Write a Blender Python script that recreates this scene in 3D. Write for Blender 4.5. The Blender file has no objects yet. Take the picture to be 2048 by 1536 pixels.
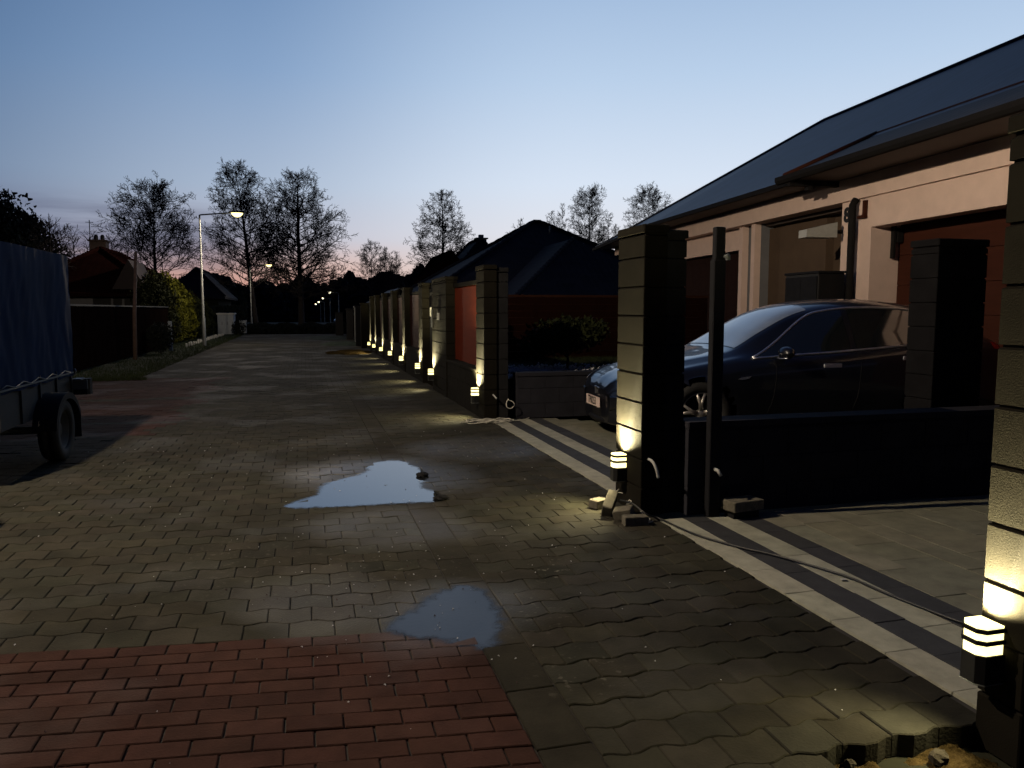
import bpy, math, random
from mathutils import Vector, Matrix, noise
rnd = random.Random(7)
sc = bpy.context.scene
COL = sc.collection
R = math.radians

# ------------------------------------------------------------------ helpers
def mat(name, col, rough=0.7, var=0.0, vscale=3.0, bump=0.0, bscale=30.0, metal=0.0, spec=0.5,
        emit=None, estr=1.0, coat=0.0, rvar=0.0, tint=False, col2=None, stretch=None):
    m = bpy.data.materials.new(name); m.use_nodes = True
    nt = m.node_tree; N = nt.nodes; L = nt.links
    b = N['Principled BSDF']
    b.inputs['Base Color'].default_value = (*col, 1); b.inputs['Roughness'].default_value = rough
    b.inputs['Metallic'].default_value = metal; b.inputs['Specular IOR Level'].default_value = spec
    b.inputs['Coat Weight'].default_value = coat
    if emit:
        b.inputs['Emission Color'].default_value = (*emit, 1); b.inputs['Emission Strength'].default_value = estr
    tc = N.new('ShaderNodeTexCoord'); src = tc.outputs['Object']
    if stretch:
        mp = N.new('ShaderNodeMapping'); mp.inputs['Scale'].default_value = stretch
        L.new(src, mp.inputs['Vector']); src = mp.outputs['Vector']
    out = None
    if var > 0 or rvar > 0:
        n = N.new('ShaderNodeTexNoise'); n.inputs['Scale'].default_value = vscale; n.inputs['Detail'].default_value = 6
        n.inputs['Roughness'].default_value = 0.65
        L.new(src, n.inputs['Vector'])
        if var > 0:
            cr = N.new('ShaderNodeValToRGB')
            a = [max(0, c * (1 - var)) for c in col]; c2 = col2 or [min(1, c * (1 + var)) for c in col]
            cr.color_ramp.elements[0].position = 0.3; cr.color_ramp.elements[1].position = 0.7
            cr.color_ramp.elements[0].color = (*a, 1); cr.color_ramp.elements[1].color = (*c2, 1)
            L.new(n.outputs['Fac'], cr.inputs['Fac']); out = cr.outputs['Color']
        if rvar > 0:
            mr = N.new('ShaderNodeMapRange'); mr.inputs['From Min'].default_value = 0.35; mr.inputs['From Max'].default_value = 0.65
            mr.inputs['To Min'].default_value = max(0.02, rough - rvar); mr.inputs['To Max'].default_value = min(1, rough + rvar)
            L.new(n.outputs['Fac'], mr.inputs['Value']); L.new(mr.outputs['Result'], b.inputs['Roughness'])
    if tint:
        at = N.new('ShaderNodeAttribute'); at.attribute_name = 'tint'
        mx = N.new('ShaderNodeMix'); mx.data_type = 'RGBA'; mx.blend_type = 'MULTIPLY'; mx.inputs[0].default_value = 1; mx.name = 'tint_mix'
        if out: L.new(out, mx.inputs[6])
        else: mx.inputs[6].default_value = (*col, 1)
        L.new(at.outputs['Color'], mx.inputs[7]); out = mx.outputs[2]
    if out: L.new(out, b.inputs['Base Color'])
    if bump > 0:
        n2 = N.new('ShaderNodeTexNoise'); n2.inputs['Scale'].default_value = bscale; n2.inputs['Detail'].default_value = 5
        L.new(src, n2.inputs['Vector'])
        bp = N.new('ShaderNodeBump'); bp.inputs['Strength'].default_value = bump; bp.inputs['Distance'].default_value = 0.01
        L.new(n2.outputs['Fac'], bp.inputs['Height']); L.new(bp.outputs['Normal'], b.inputs['Normal'])
    return m

class MB:
    def __init__(s): s.v = []; s.f = []; s.m = []; s.t = []; s.sm = []
    def add(s, vs, fs, mi=0, tint=None, smooth=False):
        o = len(s.v); s.v += [tuple(p) for p in vs]
        for f in fs:
            s.f.append([i + o for i in f]); s.m.append(mi); s.t.append(tint or (1, 1, 1)); s.sm.append(smooth)
    def box(s, x0, x1, y0, y1, z0, z1, mi=0, tint=None, bev=0.0, M=None):
        if bev > 0:
            s.prism([(x0 + bev, y0), (x1 - bev, y0), (x1, y0 + bev), (x1, y1 - bev), (x1 - bev, y1), (x0 + bev, y1), (x0, y1 - bev), (x0, y0 + bev)], z0, z1, mi, tint, top=bev, M=M); return
        vs = [(x, y, z) for z in (z0, z1) for y in (y0, y1) for x in (x0, x1)]
        if M: vs = [M @ Vector(p) for p in vs]
        s.add(vs, [(0, 2, 3, 1), (4, 5, 7, 6), (0, 1, 5, 4), (2, 6, 7, 3), (0, 4, 6, 2), (1, 3, 7, 5)], mi, tint)
    def prism(s, pts, z0, z1, mi=0, tint=None, top=0.0, M=None, bottom=True):
        n = len(pts); a = 0
        for i in range(n):
            x0, y0 = pts[i]; x1, y1 = pts[(i + 1) % n]; a += x0 * y1 - x1 * y0
        if a < 0: pts = pts[::-1]
        rings = [[(x, y, z0) for x, y in pts]]
        if top > 0:
            cx = sum(p[0] for p in pts) / n; cy = sum(p[1] for p in pts) / n
            rings.append([(x, y, z1 - top) for x, y in pts])
            r = []
            for x, y in pts:
                d = math.hypot(x - cx, y - cy) or 1; k = max(0, 1 - top * 1.2 / d); r.append((cx + (x - cx) * k, cy + (y - cy) * k, z1))
            rings.append(r)
        else: rings.append([(x, y, z1) for x, y in pts])
        vs = [p for r in rings for p in r]
        if M: vs = [M @ Vector(p) for p in vs]
        fs = []
        for k in range(len(rings) - 1):
            for i in range(n):
                j = (i + 1) % n; fs.append((k * n + i, k * n + j, (k + 1) * n + j, (k + 1) * n + i))
        fs.append(tuple((len(rings) - 1) * n + i for i in range(n)))
        if bottom: fs.append(tuple(reversed(range(n))))
        s.add(vs, fs, mi, tint)
    def tube(s, pts, rad, n=6, mi=0, closed=False, smooth=True, cap=True):
        pts = [Vector(p) for p in pts]; k = len(pts)
        rs = rad if isinstance(rad, (list, tuple)) else [rad] * k
        vs = []; up = None
        for i, p in enumerate(pts):
            if closed: t = pts[(i + 1) % k] - pts[i - 1]
            else: t = pts[min(i + 1, k - 1)] - pts[max(i - 1, 0)]
            t = t.normalized() if t.length > 1e-9 else Vector((0, 0, 1))
            if up is None: up = Vector((0, 0, 1)) if abs(t.z) < 0.9 else Vector((1, 0, 0))
            a = t.cross(up); a = a.normalized() if a.length > 1e-6 else t.orthogonal().normalized()
            b = a.cross(t).normalized(); up = b
            for j in range(n):
                th = 2 * math.pi * j / n
                vs.append(p + (a * math.cos(th) + b * math.sin(th)) * rs[i])
        fs = []
        for i in range(k if closed else k - 1):
            i2 = (i + 1) % k
            for j in range(n):
                j2 = (j + 1) % n; fs.append((i * n + j, i2 * n + j, i2 * n + j2, i * n + j2))
        if not closed and cap and n > 3:
            fs.append(tuple(range(n))); fs.append(tuple((k - 1) * n + j for j in reversed(range(n))))
        s.add(vs, fs, mi, None, smooth)
    def lathe(s, prof, n=24, mi=0, M=None, smooth=True, closed=False):
        vs = []; k = len(prof)
        for r, z in prof:
            for j in range(n):
                th = 2 * math.pi * j / n; vs.append((r * math.cos(th), r * math.sin(th), z))
        if M: vs = [M @ Vector(p) for p in vs]
        fs = []
        for i in range(k if closed else k - 1):
            i2 = (i + 1) % k
            for j in range(n):
                j2 = (j + 1) % n; fs.append((i * n + j, i * n + j2, i2 * n + j2, i2 * n + j))
        s.add(vs, fs, mi, None, smooth)
    def grid(s, fn, nu, nv, mi=0, smooth=True, skip=None):
        vs = [fn(i / nu, j / nv) for i in range(nu + 1) for j in range(nv + 1)]
        fs = []
        for i in range(nu):
            for j in range(nv):
                if skip and skip(i, j): continue
                a = i * (nv + 1) + j; fs.append((a, a + 1, a + nv + 2, a + nv + 1))
        s.add(vs, fs, mi, None, smooth)
    def build(s, name, mats, parent=None, loc=None, normals=False):
        me = bpy.data.meshes.new(name); me.from_pydata(s.v, [], s.f)
        if not isinstance(mats, (list, tuple)): mats = [mats]
        for m in mats: me.materials.append(m)
        me.polygons.foreach_set('material_index', s.m)
        me.polygons.foreach_set('use_smooth', s.sm)
        if any(t != (1, 1, 1) for t in s.t):
            ca = me.color_attributes.new('tint', 'FLOAT_COLOR', 'CORNER'); d = []
            for f, t in zip(s.f, s.t): d += [t[0], t[1], t[2], 1.0] * len(f)
            ca.data.foreach_set('color', d)
        me.update()
        if normals:
            import bmesh
            bm = bmesh.new(); bm.from_mesh(me); bmesh.ops.recalc_face_normals(bm, faces=bm.faces); bm.to_mesh(me); bm.free()
        o = bpy.data.objects.new(name, me); COL.objects.link(o)
        if parent: o.parent = parent
        if loc: o.location = loc
        return o

def empty(name, loc=(0, 0, 0), rz=0.0):
    o = bpy.data.objects.new(name, None); COL.objects.link(o); o.location = loc; o.rotation_euler = (0, 0, rz); o.empty_display_size = 0.2
    return o
def tag(o, label=None, cat=None, group=None, kind=None):
    if label: o['label'] = label
    if cat: o['category'] = cat
    if group: o['group'] = group
    if kind: o['kind'] = kind
    return o
def copy_tree(o, parent=None):
    kids = [c for c in bpy.data.objects if c.parent == o]
    c = o.copy(); COL.objects.link(c)
    if parent: c.parent = parent
    for k in kids: copy_tree(k, c)
    return c
def text_mesh(s, size, name, m, parent, M, ext=0.004, bold=0.0):
    cu = bpy.data.curves.new('t', 'FONT'); cu.body = s; cu.size = size; cu.align_x = 'CENTER'; cu.align_y = 'CENTER'; cu.extrude = ext; cu.offset = bold
    to = bpy.data.objects.new('t', cu); COL.objects.link(to)
    dg = bpy.context.evaluated_depsgraph_get(); me = bpy.data.meshes.new_from_object(to.evaluated_get(dg))
    bpy.data.objects.remove(to); bpy.data.curves.remove(cu)
    me.transform(M); me.materials.clear(); me.materials.append(m)
    o = bpy.data.objects.new(name, me); COL.objects.link(o); o.parent = parent
    return o
def light(name, kind, loc, power, col, parent=None, radius=0.05, spot=None, aim=None, blend=0.3):
    l = bpy.data.lights.new(name, kind); l.energy = power; l.color = col
    l.shadow_soft_size = radius
    if spot: l.spot_size = R(spot); l.spot_blend = blend
    o = bpy.data.objects.new(name, l); COL.objects.link(o); o.location = loc
    if parent: o.parent = parent
    if aim is not None: o.rotation_euler = Vector(aim).to_track_quat('-Z', 'Y').to_euler()
    return o

# ------------------------------------------------------------------ camera
H = 1.44; F = 1540.0
cd = bpy.data.cameras.new('camera'); cam = bpy.data.objects.new('camera', cd); COL.objects.link(cam)
cd.sensor_width = 36; cd.lens = F / 2048 * 36; cd.clip_end = 3000; cd.clip_start = 0.05
YAW = R(15.05); PIT = math.atan(148 / F)
cam.location = (0, 0, H); cam.rotation_euler = (math.pi / 2 - PIT, 0, -YAW)
sc.camera = cam
sc.view_settings.view_transform = 'Standard'; sc.view_settings.look = 'None'; sc.view_settings.exposure = 0; sc.view_settings.gamma = 1
sc.cycles.use_denoising = True
sc.cycles.max_bounces = 6; sc.cycles.sample_clamp_indirect = 3

# ------------------------------------------------------------------ sky (world)
def lin(c):
    return tuple((x / 255 / 12.92) if x / 255 <= 0.04045 else ((x / 255 + 0.055) / 1.055) ** 2.4 for x in c)
w = bpy.data.worlds.new('World'); sc.world = w; w.use_nodes = True
nt = w.node_tree; N = nt.nodes; L = nt.links
bg = N['Background']; bg.inputs['Strength'].default_value = 1.0
tc = N.new('ShaderNodeTexCoord'); sp = N.new('ShaderNodeSeparateXYZ'); L.new(tc.outputs['Generated'], sp.inputs[0])
def ramp(stops):
    r = N.new('ShaderNodeValToRGB'); els = r.color_ramp.elements
    while len(els) < len(stops): els.new(0.5)
    for e, (p, c) in zip(els, stops): e.position = p; e.color = (*lin(c), 1)
    L.new(sp.outputs['Z'], r.inputs['Fac']); return r
sd = lambda d: max(0, math.sin(R(d)))
rL = ramp([(0, (84, 78, 92)), (sd(2.2), (98, 92, 112)), (sd(5), (104, 114, 140)), (sd(9), (108, 130, 160)), (sd(15), (90, 120, 158)), (sd(26), (56, 88, 132)), (sd(50), (22, 38, 74)), (1, (16, 28, 58))])
rM = ramp([(0, (168, 110, 98)), (sd(1.2), (216, 156, 136)), (sd(3.2), (214, 178, 168)), (sd(5.0), (190, 190, 204)), (sd(8.5), (172, 188, 210)), (sd(16), (136, 164, 200)), (sd(26), (96, 130, 174)), (sd(50), (30, 50, 92)), (1, (18, 32, 64))])
rR = ramp([(0, (226, 206, 196)), (sd(2.5), (228, 216, 212)), (sd(5.5), (226, 228, 236)), (sd(9), (216, 228, 244)), (sd(16), (186, 208, 234)), (sd(26), (142, 172, 210)), (sd(50), (40, 62, 106)), (1, (20, 34, 68))])
rB = ramp([(0, (12, 12, 20)), (sd(10), (16, 20, 36)), (sd(40), (16, 26, 54)), (1, (16, 28, 58))])
SA = R(40)
dot = N.new('ShaderNodeVectorMath'); dot.operation = 'DOT_PRODUCT'
nz = N.new('ShaderNodeVectorMath'); nz.operation = 'NORMALIZE'
cb = N.new('ShaderNodeCombineXYZ'); L.new(sp.outputs['X'], cb.inputs[0]); L.new(sp.outputs['Y'], cb.inputs[1]); L.new(cb.outputs[0], nz.inputs[0])
L.new(nz.outputs[0], dot.inputs[0]); dot.inputs[1].default_value = (math.sin(SA), math.cos(SA), 0)
def fac(a, b):
    m = N.new('ShaderNodeMapRange'); m.interpolation_type = 'SMOOTHSTEP'; m.inputs['From Min'].default_value = a; m.inputs['From Max'].default_value = b
    L.new(dot.outputs['Value'], m.inputs['Value']); return m.outputs['Result']
def mix(f, a, b):
    m = N.new('ShaderNodeMix'); m.data_type = 'RGBA'
    if isinstance(f, float): m.inputs[0].default_value = f
    else: L.new(f, m.inputs[0])
    for k, x in ((6, a), (7, b)):
        if isinstance(x, tuple): m.inputs[k].default_value = (*lin(x), 1)
        else: L.new(x, m.inputs[k])
    return m.outputs[2]
c0 = mix(fac(-0.3, 0.45), rB.outputs[0], rL.outputs[0])
c1 = mix(fac(0.42, 0.78), c0, rM.outputs[0])
c2 = mix(fac(0.72, 0.95), c1, rR.outputs[0])
# low cloud bank on the left
mp = N.new('ShaderNodeMapping'); mp.inputs['Scale'].default_value = (2.2, 2.2, 26); L.new(tc.outputs['Generated'], mp.inputs[0])
nn = N.new('ShaderNodeTexNoise'); nn.inputs['Scale'].default_value = 2.0; nn.inputs['Detail'].default_value = 5; L.new(mp.outputs[0], nn.inputs['Vector'])
def vr(src, a, b, lo=0, hi=1):
    m = N.new('ShaderNodeMapRange'); m.interpolation_type = 'SMOOTHSTEP'
    for k, x in (('From Min', a), ('From Max', b), ('To Min', lo), ('To Max', hi)): m.inputs[k].default_value = x
    L.new(src, m.inputs['Value']); return m.outputs['Result']
def mul(a, b):
    m = N.new('ShaderNodeMath'); m.operation = 'MULTIPLY'; L.new(a, m.inputs[0])
    if isinstance(b, float): m.inputs[1].default_value = b
    else: L.new(b, m.inputs[1])
    return m.outputs[0]
band = mul(vr(sp.outputs['Z'], sd(1.2), sd(4.0)), vr(sp.outputs['Z'], sd(5.6), sd(8.0), 1, 0))
left = vr(dot.outputs['Value'], 0.66, 0.80, 1, 0)
cl = mul(mul(mul(band, left), vr(nn.outputs['Fac'], 0.36, 0.6)), 0.62)
c3 = mix(cl, c2, (78, 82, 108))
gnd_f = vr(sp.outputs['Z'], -0.02, 0.0)
c4 = mix(gnd_f, (14, 14, 18), c3)
L.new(c4, bg.inputs['Color'])

# ------------------------------------------------------------------ materials
PG = (0.0240, 0.0222, 0.0160)
def paver_mat(name, col, wet=True):
    m = mat(name, col, rough=0.55, var=0.26, vscale=5.0, bump=0.35, bscale=90, tint=True)
    nt = m.node_tree; N = nt.nodes; L = nt.links; b = N['Principled BSDF']
    tc = N.new('ShaderNodeTexCoord')
    # broad dirt variation and pale mortar stains
    d1 = N.new('ShaderNodeTexNoise'); d1.inputs['Scale'].default_value = 0.55; d1.inputs['Detail'].default_value = 7; d1.inputs['Roughness'].default_value = 0.7; L.new(tc.outputs['Object'], d1.inputs['Vector'])
    d2 = N.new('ShaderNodeMapRange'); d2.inputs['From Min'].default_value = 0.32; d2.inputs['From Max'].default_value = 0.68; d2.inputs['To Min'].default_value = 0.62; d2.inputs['To Max'].default_value = 1.35; L.new(d1.outputs['Fac'], d2.inputs['Value'])
    vm = N.new('ShaderNodeVectorMath'); vm.operation = 'SCALE'; L.new(N['tint_mix'].outputs[2], vm.inputs[0]); L.new(d2.outputs['Result'], vm.inputs['Scale'])
    s1 = N.new('ShaderNodeTexNoise'); s1.inputs['Scale'].default_value = 26; s1.inputs['Detail'].default_value = 6; L.new(tc.outputs['Object'], s1.inputs['Vector'])
    st = N.new('ShaderNodeMapRange'); st.inputs['From Min'].default_value = 0.60; st.inputs['From Max'].default_value = 0.68; L.new(s1.outputs['Fac'], st.inputs['Value'])
    acs = None
    for (cx, cy, rr, k) in ((1.31, 4.02, 0.16, 2.2), (1.27, 3.86, 0.12, 2.2), (0.35, 4.15, 0.7, 0.55), (1.05, 2.75, 0.3, 0.7), (-0.35, 4.6, 0.8, 0.4), (0.95, 3.45, 0.4, 0.6)):
        dd = N.new('ShaderNodeVectorMath'); dd.operation = 'DISTANCE'; L.new(tc.outputs['Object'], dd.inputs[0]); dd.inputs[1].default_value = (cx, cy, 0)
        dr = N.new('ShaderNodeMapRange'); dr.inputs['From Min'].default_value = rr; dr.inputs['From Max'].default_value = 0.0; dr.inputs['To Min'].default_value = 0; dr.inputs['To Max'].default_value = k; L.new(dd.outputs['Value'], dr.inputs['Value'])
        if acs is None: acs = dr.outputs['Result']
        else:
            am = N.new('ShaderNodeMath'); am.operation = 'MAXIMUM'; L.new(acs, am.inputs[0]); L.new(dr.outputs['Result'], am.inputs[1]); acs = am.outputs[0]
    sm = N.new('ShaderNodeMath'); sm.operation = 'MULTIPLY'; sm.use_clamp = True; L.new(st.outputs['Result'], sm.inputs[0]); L.new(acs, sm.inputs[1])
    sx = N.new('ShaderNodeMix'); sx.data_type = 'RGBA'; L.new(sm.outputs[0], sx.inputs[0]); L.new(vm.outputs[0], sx.inputs[6]); sx.inputs[7].default_value = (0.10, 0.095, 0.075, 1); L.new(sx.outputs[2], b.inputs['Base Color'])
    n = N.new('ShaderNodeTexNoise'); n.inputs['Scale'].default_value = 0.9; n.inputs['Detail'].default_value = 5; L.new(tc.outputs['Object'], n.inputs['Vector'])
    # wetness: damp film around the puddles plus a patchy damp surface
    acc = None
    for (cx, cy, rr, k) in ((0.62, 6.75, 1.15, 0.62), (0.55, 5.1, 0.75, 0.42), (0.66, 3.55, 0.60, 0.5), (0.1, 3.75, 0.6, 0.3), (1.75, 7.8, 1.1, 0.45)):
        d = N.new('ShaderNodeVectorMath'); d.operation = 'DISTANCE'; L.new(tc.outputs['Object'], d.inputs[0]); d.inputs[1].default_value = (cx, cy, 0)
        r = N.new('ShaderNodeMapRange'); r.interpolation_type = 'SMOOTHSTEP'; r.inputs['From Min'].default_value = rr; r.inputs['From Max'].default_value = rr * 0.35
        r.inputs['To Min'].default_value = 0; r.inputs['To Max'].default_value = k; L.new(d.outputs['Value'], r.inputs['Value'])
        if acc is None: acc = r.outputs['Result']
        else:
            mx = N.new('ShaderNodeMath'); mx.operation = 'MAXIMUM'; L.new(acc, mx.inputs[0]); L.new(r.outputs['Result'], mx.inputs[1]); acc = mx.outputs[0]
    a1 = N.new('ShaderNodeMapRange'); a1.inputs['From Min'].default_value = 0.38; a1.inputs['From Max'].default_value = 0.62; a1.inputs['To Min'].default_value = -0.16; a1.inputs['To Max'].default_value = 0.13
    L.new(n.outputs['Fac'], a1.inputs['Value'])
    ad = N.new('ShaderNodeMath'); ad.operation = 'ADD'; ad.use_clamp = True; L.new(acc, ad.inputs[0]); L.new(a1.outputs['Result'], ad.inputs[1])
    rr = N.new('ShaderNodeMapRange'); rr.inputs['To Min'].default_value = 0.92; rr.inputs['To Max'].default_value = 0.24; L.new(ad.outputs[0], rr.inputs['Value'])
    L.new(rr.outputs['Result'], b.inputs['Roughness'])
    sr = N.new('ShaderNodeMapRange'); sr.inputs['To Min'].default_value = 0.06; sr.inputs['To Max'].default_value = 0.95; L.new(ad.outputs[0], sr.inputs['Value']); L.new(sr.outputs['Result'], b.inputs['Specular IOR Level'])
    return m
M_pg = paver_mat('paver_grey', PG)
M_pr = paver_mat('paver_red', (0.0300, 0.0140, 0.0105))
M_pk = paver_mat('kerb_strip', (0.020, 0.0178, 0.0125))
M_sand = mat('joint_sand', (0.014, 0.012, 0.009), rough=0.95, var=0.4, vscale=8)
M_slabL = mat('pale_slab', (0.235, 0.232, 0.185), rough=0.9, var=0.22, vscale=9, bump=0.4, bscale=160, tint=True, spec=0.25)
M_slabF = mat('field_slab', (0.135, 0.132, 0.098), rough=0.9, var=0.25, vscale=6, bump=0.4, bscale=140, tint=True, spec=0.25)
M_slabD = mat('dark_slab', (0.026, 0.027, 0.030), rough=0.85, var=0.25, vscale=9, bump=0.4, bscale=160, tint=True, spec=0.25)
M_grass = mat('grass', (0.014, 0.019, 0.007), rough=0.9, var=0.5, vscale=6, spec=0.1)
M_grassb = mat('grass_blade', (0.016, 0.022, 0.007), rough=0.8, var=0.4, vscale=4, spec=0.15)
M_soil = mat('soil', (0.038, 0.026, 0.011), rough=1.0, var=0.7, vscale=22, bump=1.0, bscale=80, spec=0.0)
M_field = mat('field', (0.016, 0.016, 0.010), rough=0.95, var=0.5, vscale=0.4, spec=0.1)
M_block = mat('block', (0.0084, 0.0074, 0.0056), rough=0.95, var=0.2, vscale=5, bump=0.18, bscale=170, spec=0.04)
M_blockd = mat('block_dark', (0.013, 0.013, 0.014), rough=0.95, var=0.2, vscale=7, bump=0.45, bscale=150, spec=0.05)
M_wallD = mat('anthracite', (0.018, 0.018, 0.023), rough=0.9, var=0.25, vscale=4, bump=0.3, bscale=120, spec=0.08)
M_pan = mat('panel_orange', (0.080, 0.0125, 0.0045), rough=0.8, var=0.12, vscale=2, spec=0.08, stretch=(1, 1, 6))
M_panb = mat('panel_brown', (0.036, 0.0105, 0.0055), rough=0.6, var=0.15, vscale=2, spec=0.15, bump=0.15, bscale=8, stretch=(1, 1, 10))
M_black = mat('black_metal', (0.008, 0.008, 0.009), rough=0.6, var=0.2, vscale=10, spec=0.2)
M_dsteel = mat('dark_steel', (0.009, 0.009, 0.011), rough=0.8, var=0.25, vscale=6, bump=0.1, bscale=50, spec=0.12)
M_galv = mat('galvanised', (0.14, 0.15, 0.15), rough=0.55, var=0.2, vscale=12, metal=0.4)
M_chrome = mat('chrome', (0.75, 0.76, 0.80), rough=0.38, metal=1.0, var=0.05, vscale=5)
M_wglow = mat('lamp_diffuser', (0.9, 0.9, 0.8), rough=0.5, emit=(1.0, 0.85, 0.34), estr=2.7)
M_sglow = mat('street_lamp_lens', (0.9, 0.9, 0.8), rough=0.5, emit=(1.0, 0.84, 0.34), estr=2.8)
M_sglowf = mat('street_lamp_lens_far', (0.9, 0.9, 0.8), rough=0.5, emit=(1.0, 0.90, 0.60), estr=5)
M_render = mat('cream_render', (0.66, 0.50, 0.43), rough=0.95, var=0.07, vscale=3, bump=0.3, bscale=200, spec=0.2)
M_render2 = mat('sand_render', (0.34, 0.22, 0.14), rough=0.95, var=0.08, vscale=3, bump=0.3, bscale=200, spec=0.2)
M_soffit = mat('soffit', (0.07, 0.05, 0.04), rough=0.7, var=0.1, vscale=3)
M_garage = mat('garage_door', (0.046, 0.0135, 0.0075), rough=0.85, var=0.15, vscale=2, spec=0.12, stretch=(1, 1, 8))
M_brown = mat('brown_door', (0.016, 0.0055, 0.004), rough=0.85, var=0.2, vscale=3, spec=0.08, stretch=(1, 1, 5))
M_gutter = mat('gutter', (0.010, 0.009, 0.009), rough=0.8, var=0.15, vscale=6, spec=0.1)
M_puddle = mat('puddle_water', (0.004, 0.005, 0.006), rough=0.02, var=0.1, vscale=3, spec=0.8, bump=0.01, bscale=6)
M_puddle.node_tree.nodes['Principled BSDF'].inputs['IOR'].default_value = 1.9
M_puddle2 = mat('thin_water', (0.016, 0.016, 0.015), rough=0.28, var=0.2, vscale=4, spec=0.42, bump=0.05, bscale=40)
M_tarp = mat('tarpaulin', (0.0015, 0.013, 0.046), rough=0.7, var=0.2, vscale=2.5, bump=0.25, bscale=5, spec=0.06, stretch=(1, 1, 0.4))
M_tside = mat('trailer_side', (0.016, 0.017, 0.018), rough=0.7, var=0.3, vscale=5, metal=0.2)
M_rubber = mat('rubber', (0.006, 0.006, 0.006), rough=0.8, var=0.3, vscale=15, bump=0.4, bscale=40)
M_redl = mat('red_lens', (0.20, 0.010, 0.008), rough=0.25, var=0.1, vscale=9)
M_white = mat('white_plastic', (0.32, 0.32, 0.30), rough=0.5, var=0.1, vscale=9)
M_cab = mat('cabinet_paint', (0.17, 0.20, 0.24), rough=0.5, var=0.12, vscale=5)
M_stone = mat('concrete_brick', (0.10, 0.09, 0.07), rough=0.9, var=0.3, vscale=25, bump=0.7, bscale=120, spec=0.2)
M_cablw = mat('white_cable', (0.42, 0.40, 0.34), rough=0.6, var=0.1, vscale=30)
M_cablb = mat('black_cable', (0.010, 0.010, 0.010), rough=0.5, var=0.1, vscale=30)
M_bark = mat('bark', (0.020, 0.018, 0.019), rough=0.95, var=0.3, vscale=4, spec=0.1)
M_barkr = mat('young_bark', (0.060, 0.038, 0.036), rough=0.95, var=0.3, vscale=4, spec=0.1)
M_thuja_lit = mat('thuja', (0.060, 0.062, 0.006), rough=0.85, var=0.5, vscale=3, spec=0.1)  # brighter hedge copy, street lamp light mixed into the leaf colour
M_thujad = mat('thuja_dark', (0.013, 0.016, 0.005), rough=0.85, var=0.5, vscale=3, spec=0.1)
M_conif = mat('conifer', (0.008, 0.010, 0.008), rough=0.9, var=0.5, vscale=1.2, spec=0.1)
M_wood = mat('far_wood', (0.008, 0.008, 0.012), rough=0.95, var=0.4, vscale=0.2, spec=0.05)
M_fence = mat('stained_wood', (0.0055, 0.0032, 0.003), rough=1.0, var=0.4, vscale=3, spec=0.0, stretch=(1, 1, 0.3))
M_pole = mat('weathered_pole', (0.055, 0.032, 0.026), rough=0.9, var=0.35, vscale=9, bump=0.5, bscale=20)
M_gravel = mat('white_gravel', (0.42, 0.42, 0.44), rough=0.85, var=0.3, vscale=20)

def film_edge(m):   # the water film thins out to nothing at its margin
    nt = m.node_tree; N = nt.nodes; L = nt.links; b = N['Principled BSDF']
    at = N.new('ShaderNodeAttribute'); at.attribute_name = 'film'; tc = N.new('ShaderNodeTexCoord')
    nz = N.new('ShaderNodeTexNoise'); nz.inputs['Scale'].default_value = 14; nz.inputs['Detail'].default_value = 4; L.new(tc.outputs['Object'], nz.inputs['Vector'])
    ad = N.new('ShaderNodeMath'); ad.operation = 'MULTIPLY_ADD'; ad.inputs[1].default_value = 0.9; ad.inputs[2].default_value = -0.45; L.new(nz.outputs['Fac'], ad.inputs[0])
    a2 = N.new('ShaderNodeMath'); a2.operation = 'ADD'; L.new(ad.outputs[0], a2.inputs[0]); L.new(at.outputs['Fac'], a2.inputs[1])
    mr = N.new('ShaderNodeMapRange'); mr.interpolation_type = 'SMOOTHSTEP'; mr.inputs['From Min'].default_value = 0.25; mr.inputs['From Max'].default_value = 0.85; L.new(a2.outputs[0], mr.inputs['Value']); L.new(mr.outputs['Result'], b.inputs['Alpha'])
film_edge(M_puddle); film_edge(M_puddle2)

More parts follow.
